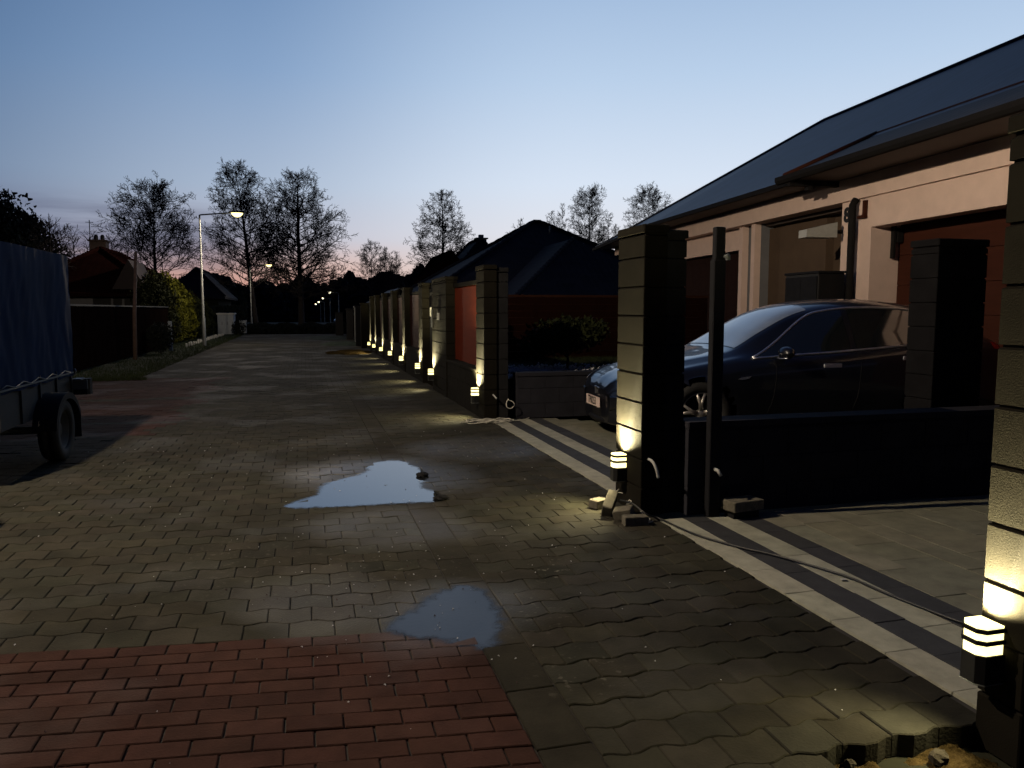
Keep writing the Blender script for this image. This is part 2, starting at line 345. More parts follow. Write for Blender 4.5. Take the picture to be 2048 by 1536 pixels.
def tile_mat(name, col, rough, sx, sy, bs=0.6, colv=0.25, spec=0.5):
    m = bpy.data.materials.new(name); m.use_nodes = True; nt = m.node_tree; N = nt.nodes; L = nt.links; b = N['Principled BSDF']
    tc = N.new('ShaderNodeTexCoord'); b.inputs['Roughness'].default_value = rough; b.inputs['Specular IOR Level'].default_value = spec
    wv = N.new('ShaderNodeTexWave'); wv.wave_type = 'BANDS'; wv.bands_direction = 'Z'; wv.wave_profile = 'SAW'; wv.inputs['Scale'].default_value = sy; wv.inputs['Distortion'].default_value = 0.0
    w2 = N.new('ShaderNodeTexWave'); w2.wave_type = 'BANDS'; w2.bands_direction = 'Y' if sx > 0 else 'X'; w2.inputs['Scale'].default_value = abs(sx)
    ad = N.new('ShaderNodeMath'); ad.operation = 'ADD'
    L.new(tc.outputs['Object'], wv.inputs['Vector']); L.new(tc.outputs['Object'], w2.inputs['Vector'])
    w3 = N.new('ShaderNodeMath'); w3.operation = 'MULTIPLY'; w3.inputs[1].default_value = 0.22; L.new(w2.outputs['Fac'], w3.inputs[0])
    L.new(wv.outputs['Fac'], ad.inputs[0]); L.new(w3.outputs[0], ad.inputs[1])
    bp = N.new('ShaderNodeBump'); bp.inputs['Strength'].default_value = bs; bp.inputs['Distance'].default_value = 0.03
    L.new(ad.outputs[0], bp.inputs['Height']); L.new(bp.outputs['Normal'], b.inputs['Normal'])
    n = N.new('ShaderNodeTexNoise'); n.inputs['Scale'].default_value = 1.5; n.inputs['Detail'].default_value = 6; L.new(tc.outputs['Object'], n.inputs['Vector'])
    cr = N.new('ShaderNodeValToRGB'); cr.color_ramp.elements[0].position = 0.3; cr.color_ramp.elements[1].position = 0.7
    cr.color_ramp.elements[0].color = (*[c * (1 - colv) for c in col], 1); cr.color_ramp.elements[1].color = (*[c * (1 + colv) for c in col], 1)
    L.new(n.outputs['Fac'], cr.inputs['Fac']); L.new(cr.outputs['Color'], b.inputs['Base Color'])
    return m
M_roofB = tile_mat('blue_grey_roof', (0.026, 0.040, 0.074), 0.55, 1.1, 1.8, bs=0.25, spec=0.4)
M_roofW = tile_mat('porch_roof', (0.020, 0.018, 0.020), 0.7, 1.1, 1.8, bs=0.4, spec=0.2)
M_roofN = tile_mat('slate_roof', (0.006, 0.008, 0.017), 0.85, -1.1, 1.6, bs=0.6, spec=0.08)
M_roofR = tile_mat('red_roof', (0.010, 0.0035, 0.003), 1.0, -1.1, 1.6, bs=0.5, spec=0.0)

# ------------------------------------------------------------------ ground
def gz(y):
    return 0.0 if y < 50 else -0.0098 * (y - 20) - 0.05 if y > 60 else -(y - 50) / 10 * 0.442
g = MB()
ys = [-30, -5, 1.0, 5, 20, 50, 60, 90, 150, 260, 500, 1500]
xs = [-1200, -300, -80, -20, -8, 0, 9, 20, 80, 300, 1200]
vs = [(x, y, gz(y) - 0.085) for y in ys for x in xs]
fs = [(j * len(xs) + i, j * len(xs) + i + 1, (j + 1) * len(xs) + i + 1, (j + 1) * len(xs) + i) for j in range(len(ys) - 1) for i in range(len(xs) - 1)]
g.add(vs, fs); tag(g.build('ground', M_field), kind='structure')

# road bed under the pavers
g = MB(); g.box(-7.0, 1.50, -3.0, 17.5, -0.08, -0.010); g.box(1.501, 2.33, 2.09, 17.5, -0.08, -0.010); g.box(-3.55, 2.33, 17.503, 48, -0.08, -0.010)
g.v = [(x, y, z) for x, y, z in g.v]; tag(g.build('road_bed', M_sand), kind='structure')

def tintv(a=0.16, hue=0.05):
    k = 1 + rnd.uniform(-a, a); return (k * (1 + rnd.uniform(-hue, hue)), k, k * (1 + rnd.uniform(-hue, hue)))
def undul(x, y):
    return 0.006 * noise.noise(Vector((x * 0.7, y * 0.7, 3.0)))
PUD = [(0.45, 6.4, 1.0, 0.006), (0.62, 3.55, 0.55, 0.004)]
def sink(x, y):
    s = 0
    for cx, cy, r, d in PUD:
        q = math.hypot(x - cx, y - cy) / r
        if q < 1.6: s -= d * max(0, 1 - q / 1.6)
    return s
def jag(i, n):  # one wavy long edge, period = one paver
    return 0
L0, W0, A0 = 0.2, 0.165, 0.0105
def behaton(cx, cy, shear, gap):
    # double-T paver: long edges along x, narrowed waist
    h = W0 / 2 - gap / 2; l = L0 / 2 - gap / 2
    up = [(-l, h), (-l * 0.52, h + 0.0), (-l * 0.30, h - A0 * 1.0), (l * 0.30, h - A0), (l * 0.52, h), (l, h)]
    up = [(-l, h - A0), (-l * 0.55, h - A0), (-l * 0.34, h + A0), (l * 0.34, h + A0), (l * 0.55, h - A0), (l, h - A0)]
    return up
RZ = 0.0
pv = MB()
def in_road(x, y):
    if y > 47.2: return False
    if x > 1.56 and y < 2.08 + 0.04 * math.sin(x * 9): return False
    if y < 17.5: return x > -7
    return x > -3.5 + 0.08 * math.sin(y * 1.7)
# rows of wavy pavers
def zone_rows(x0, x1, y0, y1, shear, keep, redf):
    ny = int((y1 - y0) / W0) + 8
    for j in range(-4, ny):
        off = (j % 2) * 0.5 * L0
        n = int((x1 - x0) / L0) + 2
        for i in range(-1, n):
            cx = x0 + off + i * L0; cy = y0 + j * W0 + shear * (cx - x1)
            if cx - L0 / 2 < x0 - 0.001 - L0 / 2 or cx > x1 + L0 / 2: continue
            near = cy < 14
            lo, hi = cx - L0 / 2, cx + L0 / 2
            cl, ch = max(lo, x0), min(hi, x1)
            if ch - cl < 0.05 or not keep(cx, cy) or not in_road(cx, cy): continue
            gap = rnd.uniform(0.0025, 0.006) if near else 0.006
            g2 = gap / 2; w = W0 / 2
            # edge wave: shared between neighbouring rows -> phase from world x within bond
            def wave(x, jj):
                # interlocking trapezoid wave, period L0, tied to the row joint index
                p = ((x - x0) / L0) % 1.0
                t = 4 * abs(p - 0.5) - 1
                return A0 * max(-1, min(1, t * 2.6)) * (1 if jj % 2 == 0 else 1)
            if cy < 16:
                xs_ = [cl + g2] + [x for x in (x0 + L0 * k / 8 for k in range(int((cl - x0) / L0 * 8), int((ch - x0) / L0 * 8) + 2)) if cl + g2 + 0.004 < x < ch - g2 - 0.004] + [ch - g2]
                bot = [(x, cy + shear * (x - cx) - w + g2 + wave(x, j)) for x in xs_]
                top = [(x, cy + shear * (x - cx) + w - g2 + wave(x, j + 1)) for x in xs_]
                pts = bot + top[::-1]
                if x1 < 0.8 and cy < redline(cx) + 0.12: pts = [(x, redline(x) - 0.012 + g2) for x, _ in bot] + top[::-1]
                tl = (rnd.gauss(0, 0.006), rnd.gauss(0, 0.008)); dz = rnd.gauss(0, 0.0011)
                bev = 0.004 if cy < 9 else 0
                ring0 = []; cxm = (cl + ch) / 2
                n_ = len(pts); zz = undul(cx, cy) + sink(cx, cy) + dz
                def zf(x, y): return zz + tl[0] * (x - cx) + tl[1] * (y - cy)
                vs = [(x, y, -0.08) for x, y in pts]
                if bev:
                    vs += [(x, y, zf(x, y) - bev) for x, y in pts]
                    hh = len(bot)
                    for k, (x, y) in enumerate(pts):
                        ny_ = 1 if k < hh else -1
                        nx_ = (1 if k in (0, n_ - 1) else -1 if k in (hh - 1, hh) else 0)
                        vs.append((x + nx_ * bev, y + ny_ * bev, zf(x, y)))
                    R_ = 3
                else:
                    vs += [(x, y, zf(x, y)) for x, y in pts]; R_ = 2
                fs = []
                for r in range(R_ - 1):
                    for k in range(n_):
                        k2 = (k + 1) % n_; fs.append((r * n_ + k, r * n_ + k2, (r + 1) * n_ + k2, (r + 1) * n_ + k))
                hh = len(bot); b_ = (R_ - 1) * n_
                for k in range(hh - 1): fs.append((b_ + k, b_ + k + 1, b_ + n_ - 2 - k, b_ + n_ - 1 - k))
                pv.add(vs, fs, 1 if redf(cx, cy) else 0, tintv())
            else:
                z = undul(cx, cy) + rnd.gauss(0, 0.001)
                vs = [(cl + g2, cy - w + g2, z), (ch - g2, cy - w + g2, z), (ch - g2, cy + w - g2, z), (cl + g2, cy + w - g2, z)]
                vs = [(x, y + shear * (x - cx), z) for x, y, z in vs]
                pv.add(vs + [(a, b, -0.08) for a, b, c in vs], [(0, 1, 2, 3), (4, 5, 1, 0), (5, 6, 2, 1), (6, 7, 3, 2), (7, 4, 0, 3)], 1 if redf(cx, cy) else 0, tintv())
redfar = lambda x, y: (x < -1.7 + 0.15 * math.sin(y * 3) and 9.6 < y < 17.6 and not (10.6 < y < 10.8 or 13.4 < y < 13.7))
SL = -0.12
redline = lambda x: 3.36 + SL * (x - 0.45)
zone_rows(-7.0, 0.70, 3.42, 47.3, SL, lambda x, y: y > redline(x) + 0.06, redfar)
zone_rows(0.90, 2.325, 1.0, 47.3, 0.02, lambda x, y: True, redfar)
# red rectangular bricks close to the viewer
nb = int((3.4 - 0.6) / 0.1) + 14
for j in range(-12, nb):
    for i in range(-1, 40):
        cx = -6.9 + (j % 2) * 0.1 + i * 0.2; cy = 0.8 + j * 0.1 + SL * (cx - 0.45)
        cy = redline(cx) - 0.05 - (nb - 1 - j) * 0.1
        if cy < 0.7: continue
        cl, ch = cx - 0.1, min(cx + 0.1, 0.70)
        if ch - cl < 0.04: continue
        gp = rnd.uniform(0.003, 0.008) / 2; z = undul(cx, cy) + sink(cx, cy) + rnd.gauss(0, 0.0011); tl = (rnd.gauss(0, 0.006), rnd.gauss(0, 0.01))
        P4 = [(cl + gp, -0.05 + 0.002), (ch - gp, -0.05 + 0.002), (ch - gp, 0.048), (cl + gp, 0.048)]
        sh = [(x, cy + y + SL * (x - cx)) for x, y in P4]; b = 0.004
        zf = lambda x, y: z + tl[0] * (x - cx) + tl[1] * (y - cy)
        vs = [(x, y, -0.08) for x, y in sh] + [(x, y, zf(x, y) - b) for x, y in sh]
        ins = [(1, 1), (-1, 1), (-1, -1), (1, -1)]
        vs += [(x + b * s_[0], y + b * s_[1], zf(x, y)) for (x, y), s_ in zip(sh, ins)]
        fs = [(r * 4 + k, r * 4 + (k + 1) % 4, (r + 1) * 4 + (k + 1) % 4, (r + 1) * 4 + k) for r in range(2) for k in range(4)] + [(8, 9, 10, 11)]
        pv.add(vs, fs, 1, tintv(0.14, 0.04))
# longitudinal channel strip
y = 0.7
while y < 47:
    l = 0.4; z = undul(0.8, y) + sink(0.8, y) + rnd.gauss(0, 0.0008)
    pv.box(0.705, 0.893, y + 0.003, y + l - 0.003, -0.08, z, 2, tintv(0.1, 0.03), bev=0.003 if y < 10 else 0); y += l
tag(pv.build('paving', [M_pg, M_pr, M_pk]), kind='structure')

# puddles
def puddle(name, pts, z, m, thick=0.0):
    n = len(pts); p = []
    for i in range(n):   # smooth closed outline
        a, b, c, d = pts[i - 1], pts[i], pts[(i + 1) % n], pts[(i + 2) % n]
        for t in (0, .25, .5, .75):
            f = lambda k: 0.5 * ((2 * b[k]) + (-a[k] + c[k]) * t + (2 * a[k] - 5 * b[k] + 4 * c[k] - d[k]) * t * t + (-a[k] + 3 * b[k] - 3 * c[k] + d[k]) * t ** 3)
            p.append((f(0) + rnd.uniform(-.006, .006), f(1) + rnd.uniform(-.006, .006)))
    k = len(p); cx = sum(q[0] for q in p) / k; cy = sum(q[1] for q in p) / k
    def inset(w):
        o = []
        for i in range(k):
            a, b = p[i - 2], p[(i + 2) % k]; d = math.hypot(b[0] - a[0], b[1] - a[1]) or 1; nx, ny = (b[1] - a[1]) / d, -(b[0] - a[0]) / d
            if nx * (p[i][0] - cx) + ny * (p[i][1] - cy) < 0: nx, ny = -nx, -ny
            o.append((p[i][0] + nx * w, p[i][1] + ny * w, z))
        return o
    R0, R1 = inset(thick), [(x, y, z) for x, y, z in inset(-thick * 0.3)]
    mb = MB(); mb.add(R0 + R1, [(i, (i + 1) % k, k + (i + 1) % k, k + i) for i in range(k)] + [tuple(range(k, 2 * k))])
    o = mb.build(name, m); me = o.data; ca = me.color_attributes.new('film', 'FLOAT_COLOR', 'POINT')
    for i in range(2 * k): v_ = 0.0 if i < k else 1.0; ca.data[i].color = (v_, v_, v_, 1)
    return tag(o, kind='structure')
def gnd(u, v, h=0.0):
    x = (u - 1024) / F; y = -(v - 768) / F
    f = math.cos(PIT) + y * math.sin(PIT); z = -math.sin(PIT) + y * math.cos(PIT)
    X = x * math.cos(YAW) + f * math.sin(YAW); Y = -x * math.sin(YAW) + f * math.cos(YAW)
    t = (h - H) / z; return (X * t, Y * t)
PZ = -0.0010
puddle('puddle', [gnd(*q) for q in [(575, 1012), (640, 990), (655, 968), (735, 945), (744, 928), (795, 922), (832, 938), (848, 955), (835, 972), (872, 988), (880, 1000), (760, 1006), (660, 1012)]], PZ, M_puddle, 0.09)
puddle('shallow_puddle', [gnd(*q) for q in [(790, 1256), (840, 1222), (880, 1192), (935, 1176), (972, 1206), (984, 1250), (968, 1286), (900, 1276)]], 0.0008, M_puddle2, 0.11)

# ------------------------------------------------------------------ driveways
def driveway(name, y0, y1, x1, zfun):
    mb = MB()
    X = 2.335
    for k, wd in enumerate((0.175, 0.175, 0.175, 0.175)):
        y = y0 + rnd.uniform(-0.3, 0)
        while y < y1:
            a, b = max(y, y0), min(y + 0.35, y1); y += 0.35
            if b - a < 0.03: continue
            xa, xb = X + 0.0015, X + wd - 0.0015; z = zfun((xa + xb) / 2) + rnd.gauss(0, 0.0012)
            mb.box(xa, xb, a + 0.0015, b - 0.0015, -0.3, z - 0.001, 0 if k % 2 == 0 else 1, tintv(0.07, 0.02), bev=0.002)
        X += wd
    row = 0
    while X < x1:
        wd = (0.2, 0.3, 0.2, 0.4)[row % 4]; y = y0 - rnd.uniform(0, 0.4)
        while y < y1:
            ln = rnd.choice((0.3, 0.4, 0.5)); a, b = max(y, y0), min(y + ln, y1); y += ln
            if b - a < 0.03: continue
            z = zfun(X + wd / 2) + rnd.gauss(0, 0.001)
            mb.box(X + 0.0015, X + wd - 0.0015, a + 0.0015, b - 0.0015, -0.3, z - 0.001, 2, tintv(0.09, 0.03), bev=0.002)
        X += wd; row += 1
    return tag(mb.build(name, [M_slabL, M_slabD, M_slabF]), kind='structure')
driveway('driveway', 5.30, 9.76, 8.9, lambda x: 0 if x < 3.1 else -0.1 * min(1, (x - 3.1) / 1.0))
driveway('driveway', 0.6, 4.76, 8.9, lambda x: 0)

# soil corner at lower right
mb = MB()
def sf(u, v):
    x = 1.3 + 1.1 * u; y = 0.6 + 1.56 * v
    return (x, y, -0.085 + 0.034 * noise.noise(Vector((x * 5, y * 5, 1))) + 0.020 * noise.noise(Vector((x * 17, y * 17, 4))) + 0.014 * abs(noise.noise(Vector((x * 55, y * 55, 4)))))
mb.grid(sf, 150, 210); tag(mb.build('bare_soil', M_soil), kind='structure')
def rock(mb, c, r, flat=0.6, seed=0):
    vs = []; n, k = 9, 6
    for i in range(k + 1):
        ph = math.pi * i / k
        for j in range(n):
            th = 2 * math.pi * j / n; d = Vector((math.sin(ph) * math.cos(th), math.sin(ph) * math.sin(th), math.cos(ph)))
            q = r * (1 + 0.35 * noise.noise(d * 1.7 + Vector((seed * 3.1, 0, 0))))
            vs.append((c[0] + d.x * q, c[1] + d.y * q * 0.85, c[2] + d.z * q * flat))
    fs = [(i * n + j, i * n + (j + 1) % n, (i + 1) * n + (j + 1) % n, (i + 1) * n + j) for i in range(k) for j in range(n)]
    mb.add(vs, fs)
M_soilstone = mat('soil_stone', (0.035, 0.030, 0.022), rough=0.95, var=0.3, vscale=25, bump=0.6, bscale=120, spec=0.1)
for i, (u, v, r, lb) in enumerate(((1878, 1510, 0.038, 'rounded grey stone lying in the bare soil below the paving edge'),
                                   (1700, 1522, 0.022, 'small brown lump of soil under the broken paving edge'))):
    x, y = gnd(u, v, -0.05); mb = MB(); rock(mb, (0, 0, 0), r, seed=i + 2)
    tag(mb.build('stone', M_soilstone, loc=(x, y, -0.058)), lb, 'stone')
# leaf litter and grit scattered on the paving
mb = MB()
for k in range(420):
    x = rnd.uniform(-2.6, 2.2); y = rnd.uniform(2.2, 9) if k % 3 else rnd.gauss(4.1, 0.5)
    if k % 3 == 0: x = rnd.gauss(0.35, 0.5)
    r = rnd.uniform(0.002, 0.0065); a = rnd.uniform(0, 6.3); z = undul(x, y) + sink(x, y) + 0.004
    mb.add([(x + r * math.cos(a), y + r * math.sin(a), z), (x + r * math.cos(a + 2), y + r * math.sin(a + 2), z + r * 0.5), (x + r * math.cos(a + 4.2), y + r * math.sin(a + 4.2), z), (x, y, z + r)], [(0, 1, 3), (1, 2, 3), (2, 0, 3)], 0 if rnd.random() < 0.65 else 1)
tag(mb.build('grit', [M_gravel, M_barkr]), 'scattered pale grit and crumbs of leaf litter on the wet paving', 'grit', kind='stuff')

# ------------------------------------------------------------------ block pillars
def course_prism(mb, x0, x1, y0, y1, z0, zt, h=0.2, gap=0.012, cap=0.055, ov=0.008, mi=0):
    z = z0
    mb.box(x0 + 0.012, x1 - 0.012, y0 + 0.012, y1 - 0.012, z0, zt - 0.01, mi)
    while z < zt - cap - 0.02:
        t = min(z + h, zt - cap - gap)
        mb.box(x0, x1, y0, y1, z + gap / 2, t - gap / 2, mi, bev=0.005); z += h
    mb.box(x0 - ov, x1 + ov, y0 - ov, y1 + ov, zt - cap, zt, mi, bev=0.008)

def wall_lamp(loc, group='lit wall lamps along the street fence', label='', scale=1.0, big=False, power=9):
    """loc = point on the street face (x of the face, centre y, z of the underside)."""
    r = empty('wall_lamp', loc); tag(r, label, 'wall lamp', group)
    c = 0.022
    def hexa(hw, d, x0=0.0):
        return [(x0, hw), (x0, -hw), (-d + c, -hw), (-d, -hw + c), (-d, hw - c), (-d + c, hw)]
    b = MB(); b.prism(hexa(0.050, 0.098, 0.0), 0.0, 0.098, top=0.0)
    b.build('body', M_black, r)
    e = MB(); e.prism(hexa(0.0515, 0.0995), -0.004, 0.0); e.build('base_rim', M_galv, r)
    d = MB(); d.prism(hexa(0.047, 0.095, -0.004), 0.099, 0.198); d.build('diffuser', M_wglow, r)
    for z in (0.138, 0.178):
        q = MB(); q.prism(hexa(0.0515, 0.1), z - .003, z + 0.012); q.build('band', M_black, r)
    if power:
        light('lamp_glow', 'SPOT', (-0.055, 0.0, 0.205), power * 84, (1.0, 0.87, 0.47), r, 0.015, spot=150, aim=(0.15, 0, 1), blend=1.0)
        light('lamp_glow', 'SPOT', (-0.03, 0.0, 0.215), power * 26, (1.0, 0.90, 0.56), r, 0.01, spot=56, aim=(0.10, 0.0, 1), blend=1.0)
        light('lamp_glow', 'SPOT', (-0.03, 0.012, 0.215), power * 46, (1.0, 0.88, 0.54), r, 0.006, spot=20, aim=(0.16, 0.42, 1), blend=0.5)
        light('lamp_glow', 'SPOT', (-0.03, -0.012, 0.215), power * 46, (1.0, 0.88, 0.54), r, 0.006, spot=20, aim=(0.16, -0.42, 1), blend=0.5)
        light('lamp_glow', 'SPOT', (-0.125, 0.0, 0.15), power * 6.5, (1.0, 0.86, 0.48), r, 0.03, spot=125, aim=(-1, 0, -0.95), blend=0.9)
    return r

def gate_pillar(y0, y1, label, second_back=True, top=2.02, group='gate pillars of stacked anthracite blocks'):
    r = empty('gate_pillar', (2.24, y0, 0)); tag(r, label, 'pillar', group)
    m = MB(); course_prism(m, 0, 0.175, 0, y1 - y0, 0, top); m.build('block_shaft', M_block, r)
    m = MB(); course_prism(m, 0.178, 0.335, 0.03, y1 - y0 - 0.03, 0, top - 0.03); m.build('side_shaft', M_blockd, r)
    return r
gp = gate_pillar(4.87, 5.32, 'block gate pillar with a lit wall lamp, loose bricks heaped at its foot')
p2 = gate_pillar(9.73, 10.20, 'block gate pillar beyond the car, a white cable loop hanging at its side')
wall_lamp((2.24, 5.16, 0.20), label='lit wall lamp low on the pillar with bricks at its foot', power=8)
wall_lamp((2.24, 10.08, 0.20), label='lit wall lamp on the pillar right of the orange fence panel', power=8)
# nearest pillar
r = empty('gate_pillar', (2.24, 1.645, -0.08)); tag(r, 'nearest block pillar at the right edge of the frame with a bright lamp', 'pillar', 'gate pillars of stacked anthracite blocks')
m = MB(); course_prism(m, 0, 0.45, 0.25, 0.425, 0, 2.15); m.build('block_shaft', M_block, r)
m = MB(); course_prism(m, 0.004, 0.45, -0.15, 0.235, 0, 2.12); m.build('side_shaft', M_block, r)
wall_lamp((2.24, 2.02, 0.19), label='nearest lit wall lamp with two dark bands, at the right edge', power=5)

# far pillars, panels and low walls of the street fence
def zdrop(y): return -0.0048 * max(0, y - 10)
pl = [(12.50, 13.92, 'wide block pillar with a number plate beside the wicket gate'),
      (15.14, 15.62, 'block fence pillar on the far side of the wicket gate'),
      (17.90, 18.36, 'block fence pillar first beyond the gate lamp pair'),
      (20.40, 20.86, 'block fence pillar in the middle of the brown panels'),
      (22.90, 23.36, 'block fence pillar, third from the far end of the lit fence'),
      (25.35, 25.80, 'block fence pillar, next to last of the lit fence'),
      (27.35, 27.80, 'last block fence pillar at the far end of the lit fence')]
lamps = ['lit wall lamp at the near side of the wicket gate', 'lit wall lamp at the far side of the wicket gate',
         'lit wall lamp glowing on the first pillar beyond the gate', 'lit wall lamp, fourth from the far end of the street fence',
         'lit wall lamp, third from the far end of the street fence', 'lit wall lamp, next to last along the street fence', 'farthest lit wall lamp of the street fence']
for (a, b, lb), ll in zip(pl, lamps):
    z = zdrop(a); r = empty('fence_pillar', (2.24, a, z - 0.1)); tag(r, lb, 'pillar', 'block pillars of the street fence')
    m = MB(); course_prism(m, 0, 0.20, 0, b - a, 0, 2.10); m.build('block_shaft', M_block, r)
    if a == 12.5:
        m = MB(); m.box(-0.012, -0.001, 0.62, 0.82, 1.38, 1.50); q = m.build('number_plate', M_white, r)
        Mx = Matrix.Translation((-0.0125, 0.72, 1.44)) @ Matrix(((0, 0, -1, 0), (-1, 0, 0, 0), (0, 1, 0, 0), (0, 0, 0, 1)))
        text_mesh('9', 0.10, 'number', M_black, q, Mx, 0.001)
        m = MB(); m.box(-0.03, -0.001, 1.32, 1.36, 1.24, 1.56, bev=0.006); m.build('intercom', M_galv, r)
    wall_lamp((2.24, b - 0.10, z + 0.19), label=ll, power=7 if a < 20 else 5)
gr = empty('wicket_gate', (2.42, 13.93, -0.02)); tag(gr, 'dark wicket gate with a pale handle between two lamp pillars', 'gate')
m = MB(); m.box(0, 0.03, 0.02, 1.19, 0.08, 1.85); m.build('leaf', M_brown, gr)
m = MB(); m.box(-0.04, 0, 0.04, 0.10, 0.08, 1.86); m.box(-0.04, 0, 1.11, 1.17, 0.08, 1.86); m.box(-0.04, 0, 0.10, 1.11, 1.80, 1.86); m.build('frame', M_dsteel, gr)
m = MB(); m.box(-0.07, -0.04, 0.9, 0.96, 1.34, 1.52, bev=0.008); m.build('handle', M_white, gr)
secs = [(10.21, 12.49, M_pan, 'orange fence bay over a low block wall between the two near pillars'),
        (15.63, 17.89, M_panb, 'brown fence bay, first beyond the wicket gate'),
        (18.37, 20.39, M_panb, 'brown fence bay, second beyond the wicket gate'),
        (20.87, 22.89, M_panb, 'brown fence bay, third beyond the wicket gate'),
        (23.37, 25.34, M_panb, 'brown fence bay, fourth beyond the wicket gate'),
        (25.81, 27.34, M_wallD, 'dark narrow last fence bay of the lit fence')]
for a, b, mt, lb in secs:
    z = zdrop(a); r = empty('fence_bay', (2.24, a, z - 0.1)); tag(r, lb, 'fence', 'bays of the street fence')
    m = MB(); l = b - a
    for c in range(3):
        y = -0.1 if c % 2 else 0.12
        zz = 0.21 * c + 0.06
        e = [0] + [k * 0.4 + (0.2 if c % 2 else 0) for k in range(1, 8) if 0.05 < k * 0.4 + (0.2 if c % 2 else 0) < l - 0.05] + [l]
        for p, q in zip(e, e[1:]): m.box(0.012, 0.19, p + 0.002, q - 0.002, zz if c else 0, zz + 0.205, bev=0.003)
    m.box(0.0, 0.2, 0, l, 0.69, 0.735, bev=0.005)
    m.build('block_base', M_block, r)
    m = MB()
    if mt is M_pan: m.box(0.15, 0.18, 0, l, 0.74, 1.90, bev=0.004)
    else:
        for k in range(8):
            zz = 0.74 + k * 0.145; m.box(0.13 + rnd.uniform(0, 0.003), 0.155, 0, l, zz, zz + 0.141, bev=0.004)
    m.build('panel', mt, r)
    m = MB(); m.box(0.12, 0.19, 0, l, 1.905, 1.965, bev=0.005); m.build('top_rail', M_block, r)

# low wall across the plot beside the near gate pillar
def low_wall(name, x0, x1, y0, y1, h, label, mt=M_wallD):
    m = MB(); z = 0; c = 0
    m.box(x0 + .005, x1, y0 + .006, y1 - .006, 0, h - 0.05)
    while z < h - 0.06:
        t = min(z + 0.2, h - 0.05); e = x0 + (0.2 if c % 2 else 0.4)
        p = x0
        while p < x1:
            q = min(e, x1); m.box(p + 0.002, q - 0.002, y0, y1, z + 0.003, t - 0.003, bev=0.003); p = q; e += 0.4
        z = t; c += 1
    m.box(x0 - 0.003, x1 + 0.01, y0 - 0.012, y1 + 0.012, h - 0.046, h, bev=0.006)
    return tag(m.build(name, mt), label, 'wall')
low_wall('low_wall', 2.56, 6.3, 4.80, 5.00, 0.665, 'low dark block wall running from the gate pillar towards the house')
low_wall('low_wall', 2.70, 8.6, 9.80, 10.0, 0.61, 'low dark block wall behind the car with white gravel on top')
# dark rear pillar
r = empty('block_pillar', (4.99, 5.21, 0)); tag(r, 'dark block pillar standing in front of the rear of the car', 'pillar')
m = MB(); course_prism(m, 0, 0.50, 0, 0.30, -0.1, 2.02); m.build('block_shaft', mat('near_black_block', (0.0075, 0.0072, 0.0080), rough=0.95, var=0.25, vscale=5, bump=0.3, bscale=120, spec=0.04), r)
# gate post
r = empty('gate_post', (2.685, 4.72, 0)); tag(r, 'slim black steel gate post beside the gate pillar', 'post')
m = MB(); m.box(0, 0.09, 0, 0.06, 0, 1.78, bev=0.006); m.build('lower_tube', M_dsteel, r)
m = MB(); m.box(0.012, 0.088, 0.008, 0.058, 1.78, 2.0, bev=0.006); m.build('upper_tube', M_dsteel, r)
m = MB(); m.lathe([(0, 0), (0.012, 0), (0.012, 0.03), (0.018, 0.03), (0.018, 0.04), (0, 0.04)], 8, M=Matrix.Translation((0.080, 0.0, 1.80)) @ Matrix.Rotation(R(90), 4, 'X')); m.box(0.075, 0.105, -0.03, -0.01, 1.775, 1.80, bev=0.004); m.build('bolt', M_galv, r)
m = MB(); m.tube([(0.045, 0.0, 0.34), (0.05, -0.03, 0.335), (0.062, -0.05, 0.30)], 0.012, 8); m.build('pipe_end', M_white, r)

# conduits on the pillars
def cable(name, pts, rad, mt, label, cat='cable', n=6, closed=False):
    P = [Vector(p) for p in pts]; out = []; k = len(P)
    for i in range(k if closed else k - 1):
        a = P[i - 1] if (closed or i > 0) else P[0]; b = P[i]; c = P[(i + 1) % k]; d = P[(i + 2) % k] if (closed or i + 2 < k) else P[-1]
        for t in (0, .2, .4, .6, .8):
            out.append(0.5 * ((2 * b) + (-a + c) * t + (2 * a - 5 * b + 4 * c - d) * t * t + (-a + 3 * b - 3 * c + d) * t ** 3))
    if not closed: out.append(P[-1])
    m = MB(); m.tube(out, rad, n, closed=closed); return tag(m.build(name, mt), label, cat)
cable('conduit', [(2.295, 4.88, 0.405), (2.305, 4.83, 0.395), (2.32, 4.80, 0.355), (2.335, 4.79, 0.285)], 0.011, M_white, 'short white conduit end curving out of the near gate pillar', 'conduit')
cable('conduit', [(2.36, 9.74, 0.335), (2.365, 9.68, 0.325), (2.39, 9.65, 0.29)], 0.011, M_white, 'short white conduit stub low on the far gate pillar', 'conduit')
cable('cable_loop', [(2.56, 9.72, 0.27), (2.53, 9.70, 0.22), (2.54, 9.69, 0.17), (2.59, 9.69, 0.155), (2.635, 9.69, 0.19), (2.62, 9.70, 0.24), (2.57, 9.71, 0.262)], 0.006, M_cablw, 'small white cable loop hanging on the far gate pillar', 'cable', closed=True)
# coil of white cable on the ground by the far gate
pts = []
for k in range(46):
    a = k * 0.62; q = 0.20 + 0.05 * math.sin(k * 1.7); cx = 2.08 + 0.007 * k
    pts.append((cx + q * math.cos(a), 9.50 + 0.09 * math.sin(a) + 0.02 * math.sin(k), 0.012 + 0.012 * (k % 4)))
pts += [(2.6, 9.55, 0.01), (2.75, 9.62, 0.01), (2.85, 9.72, 0.02)]
cable('cable_coil', pts, 0.0055, M_cablw, 'tangled coil of white cable on the ground by the far gate pillar')
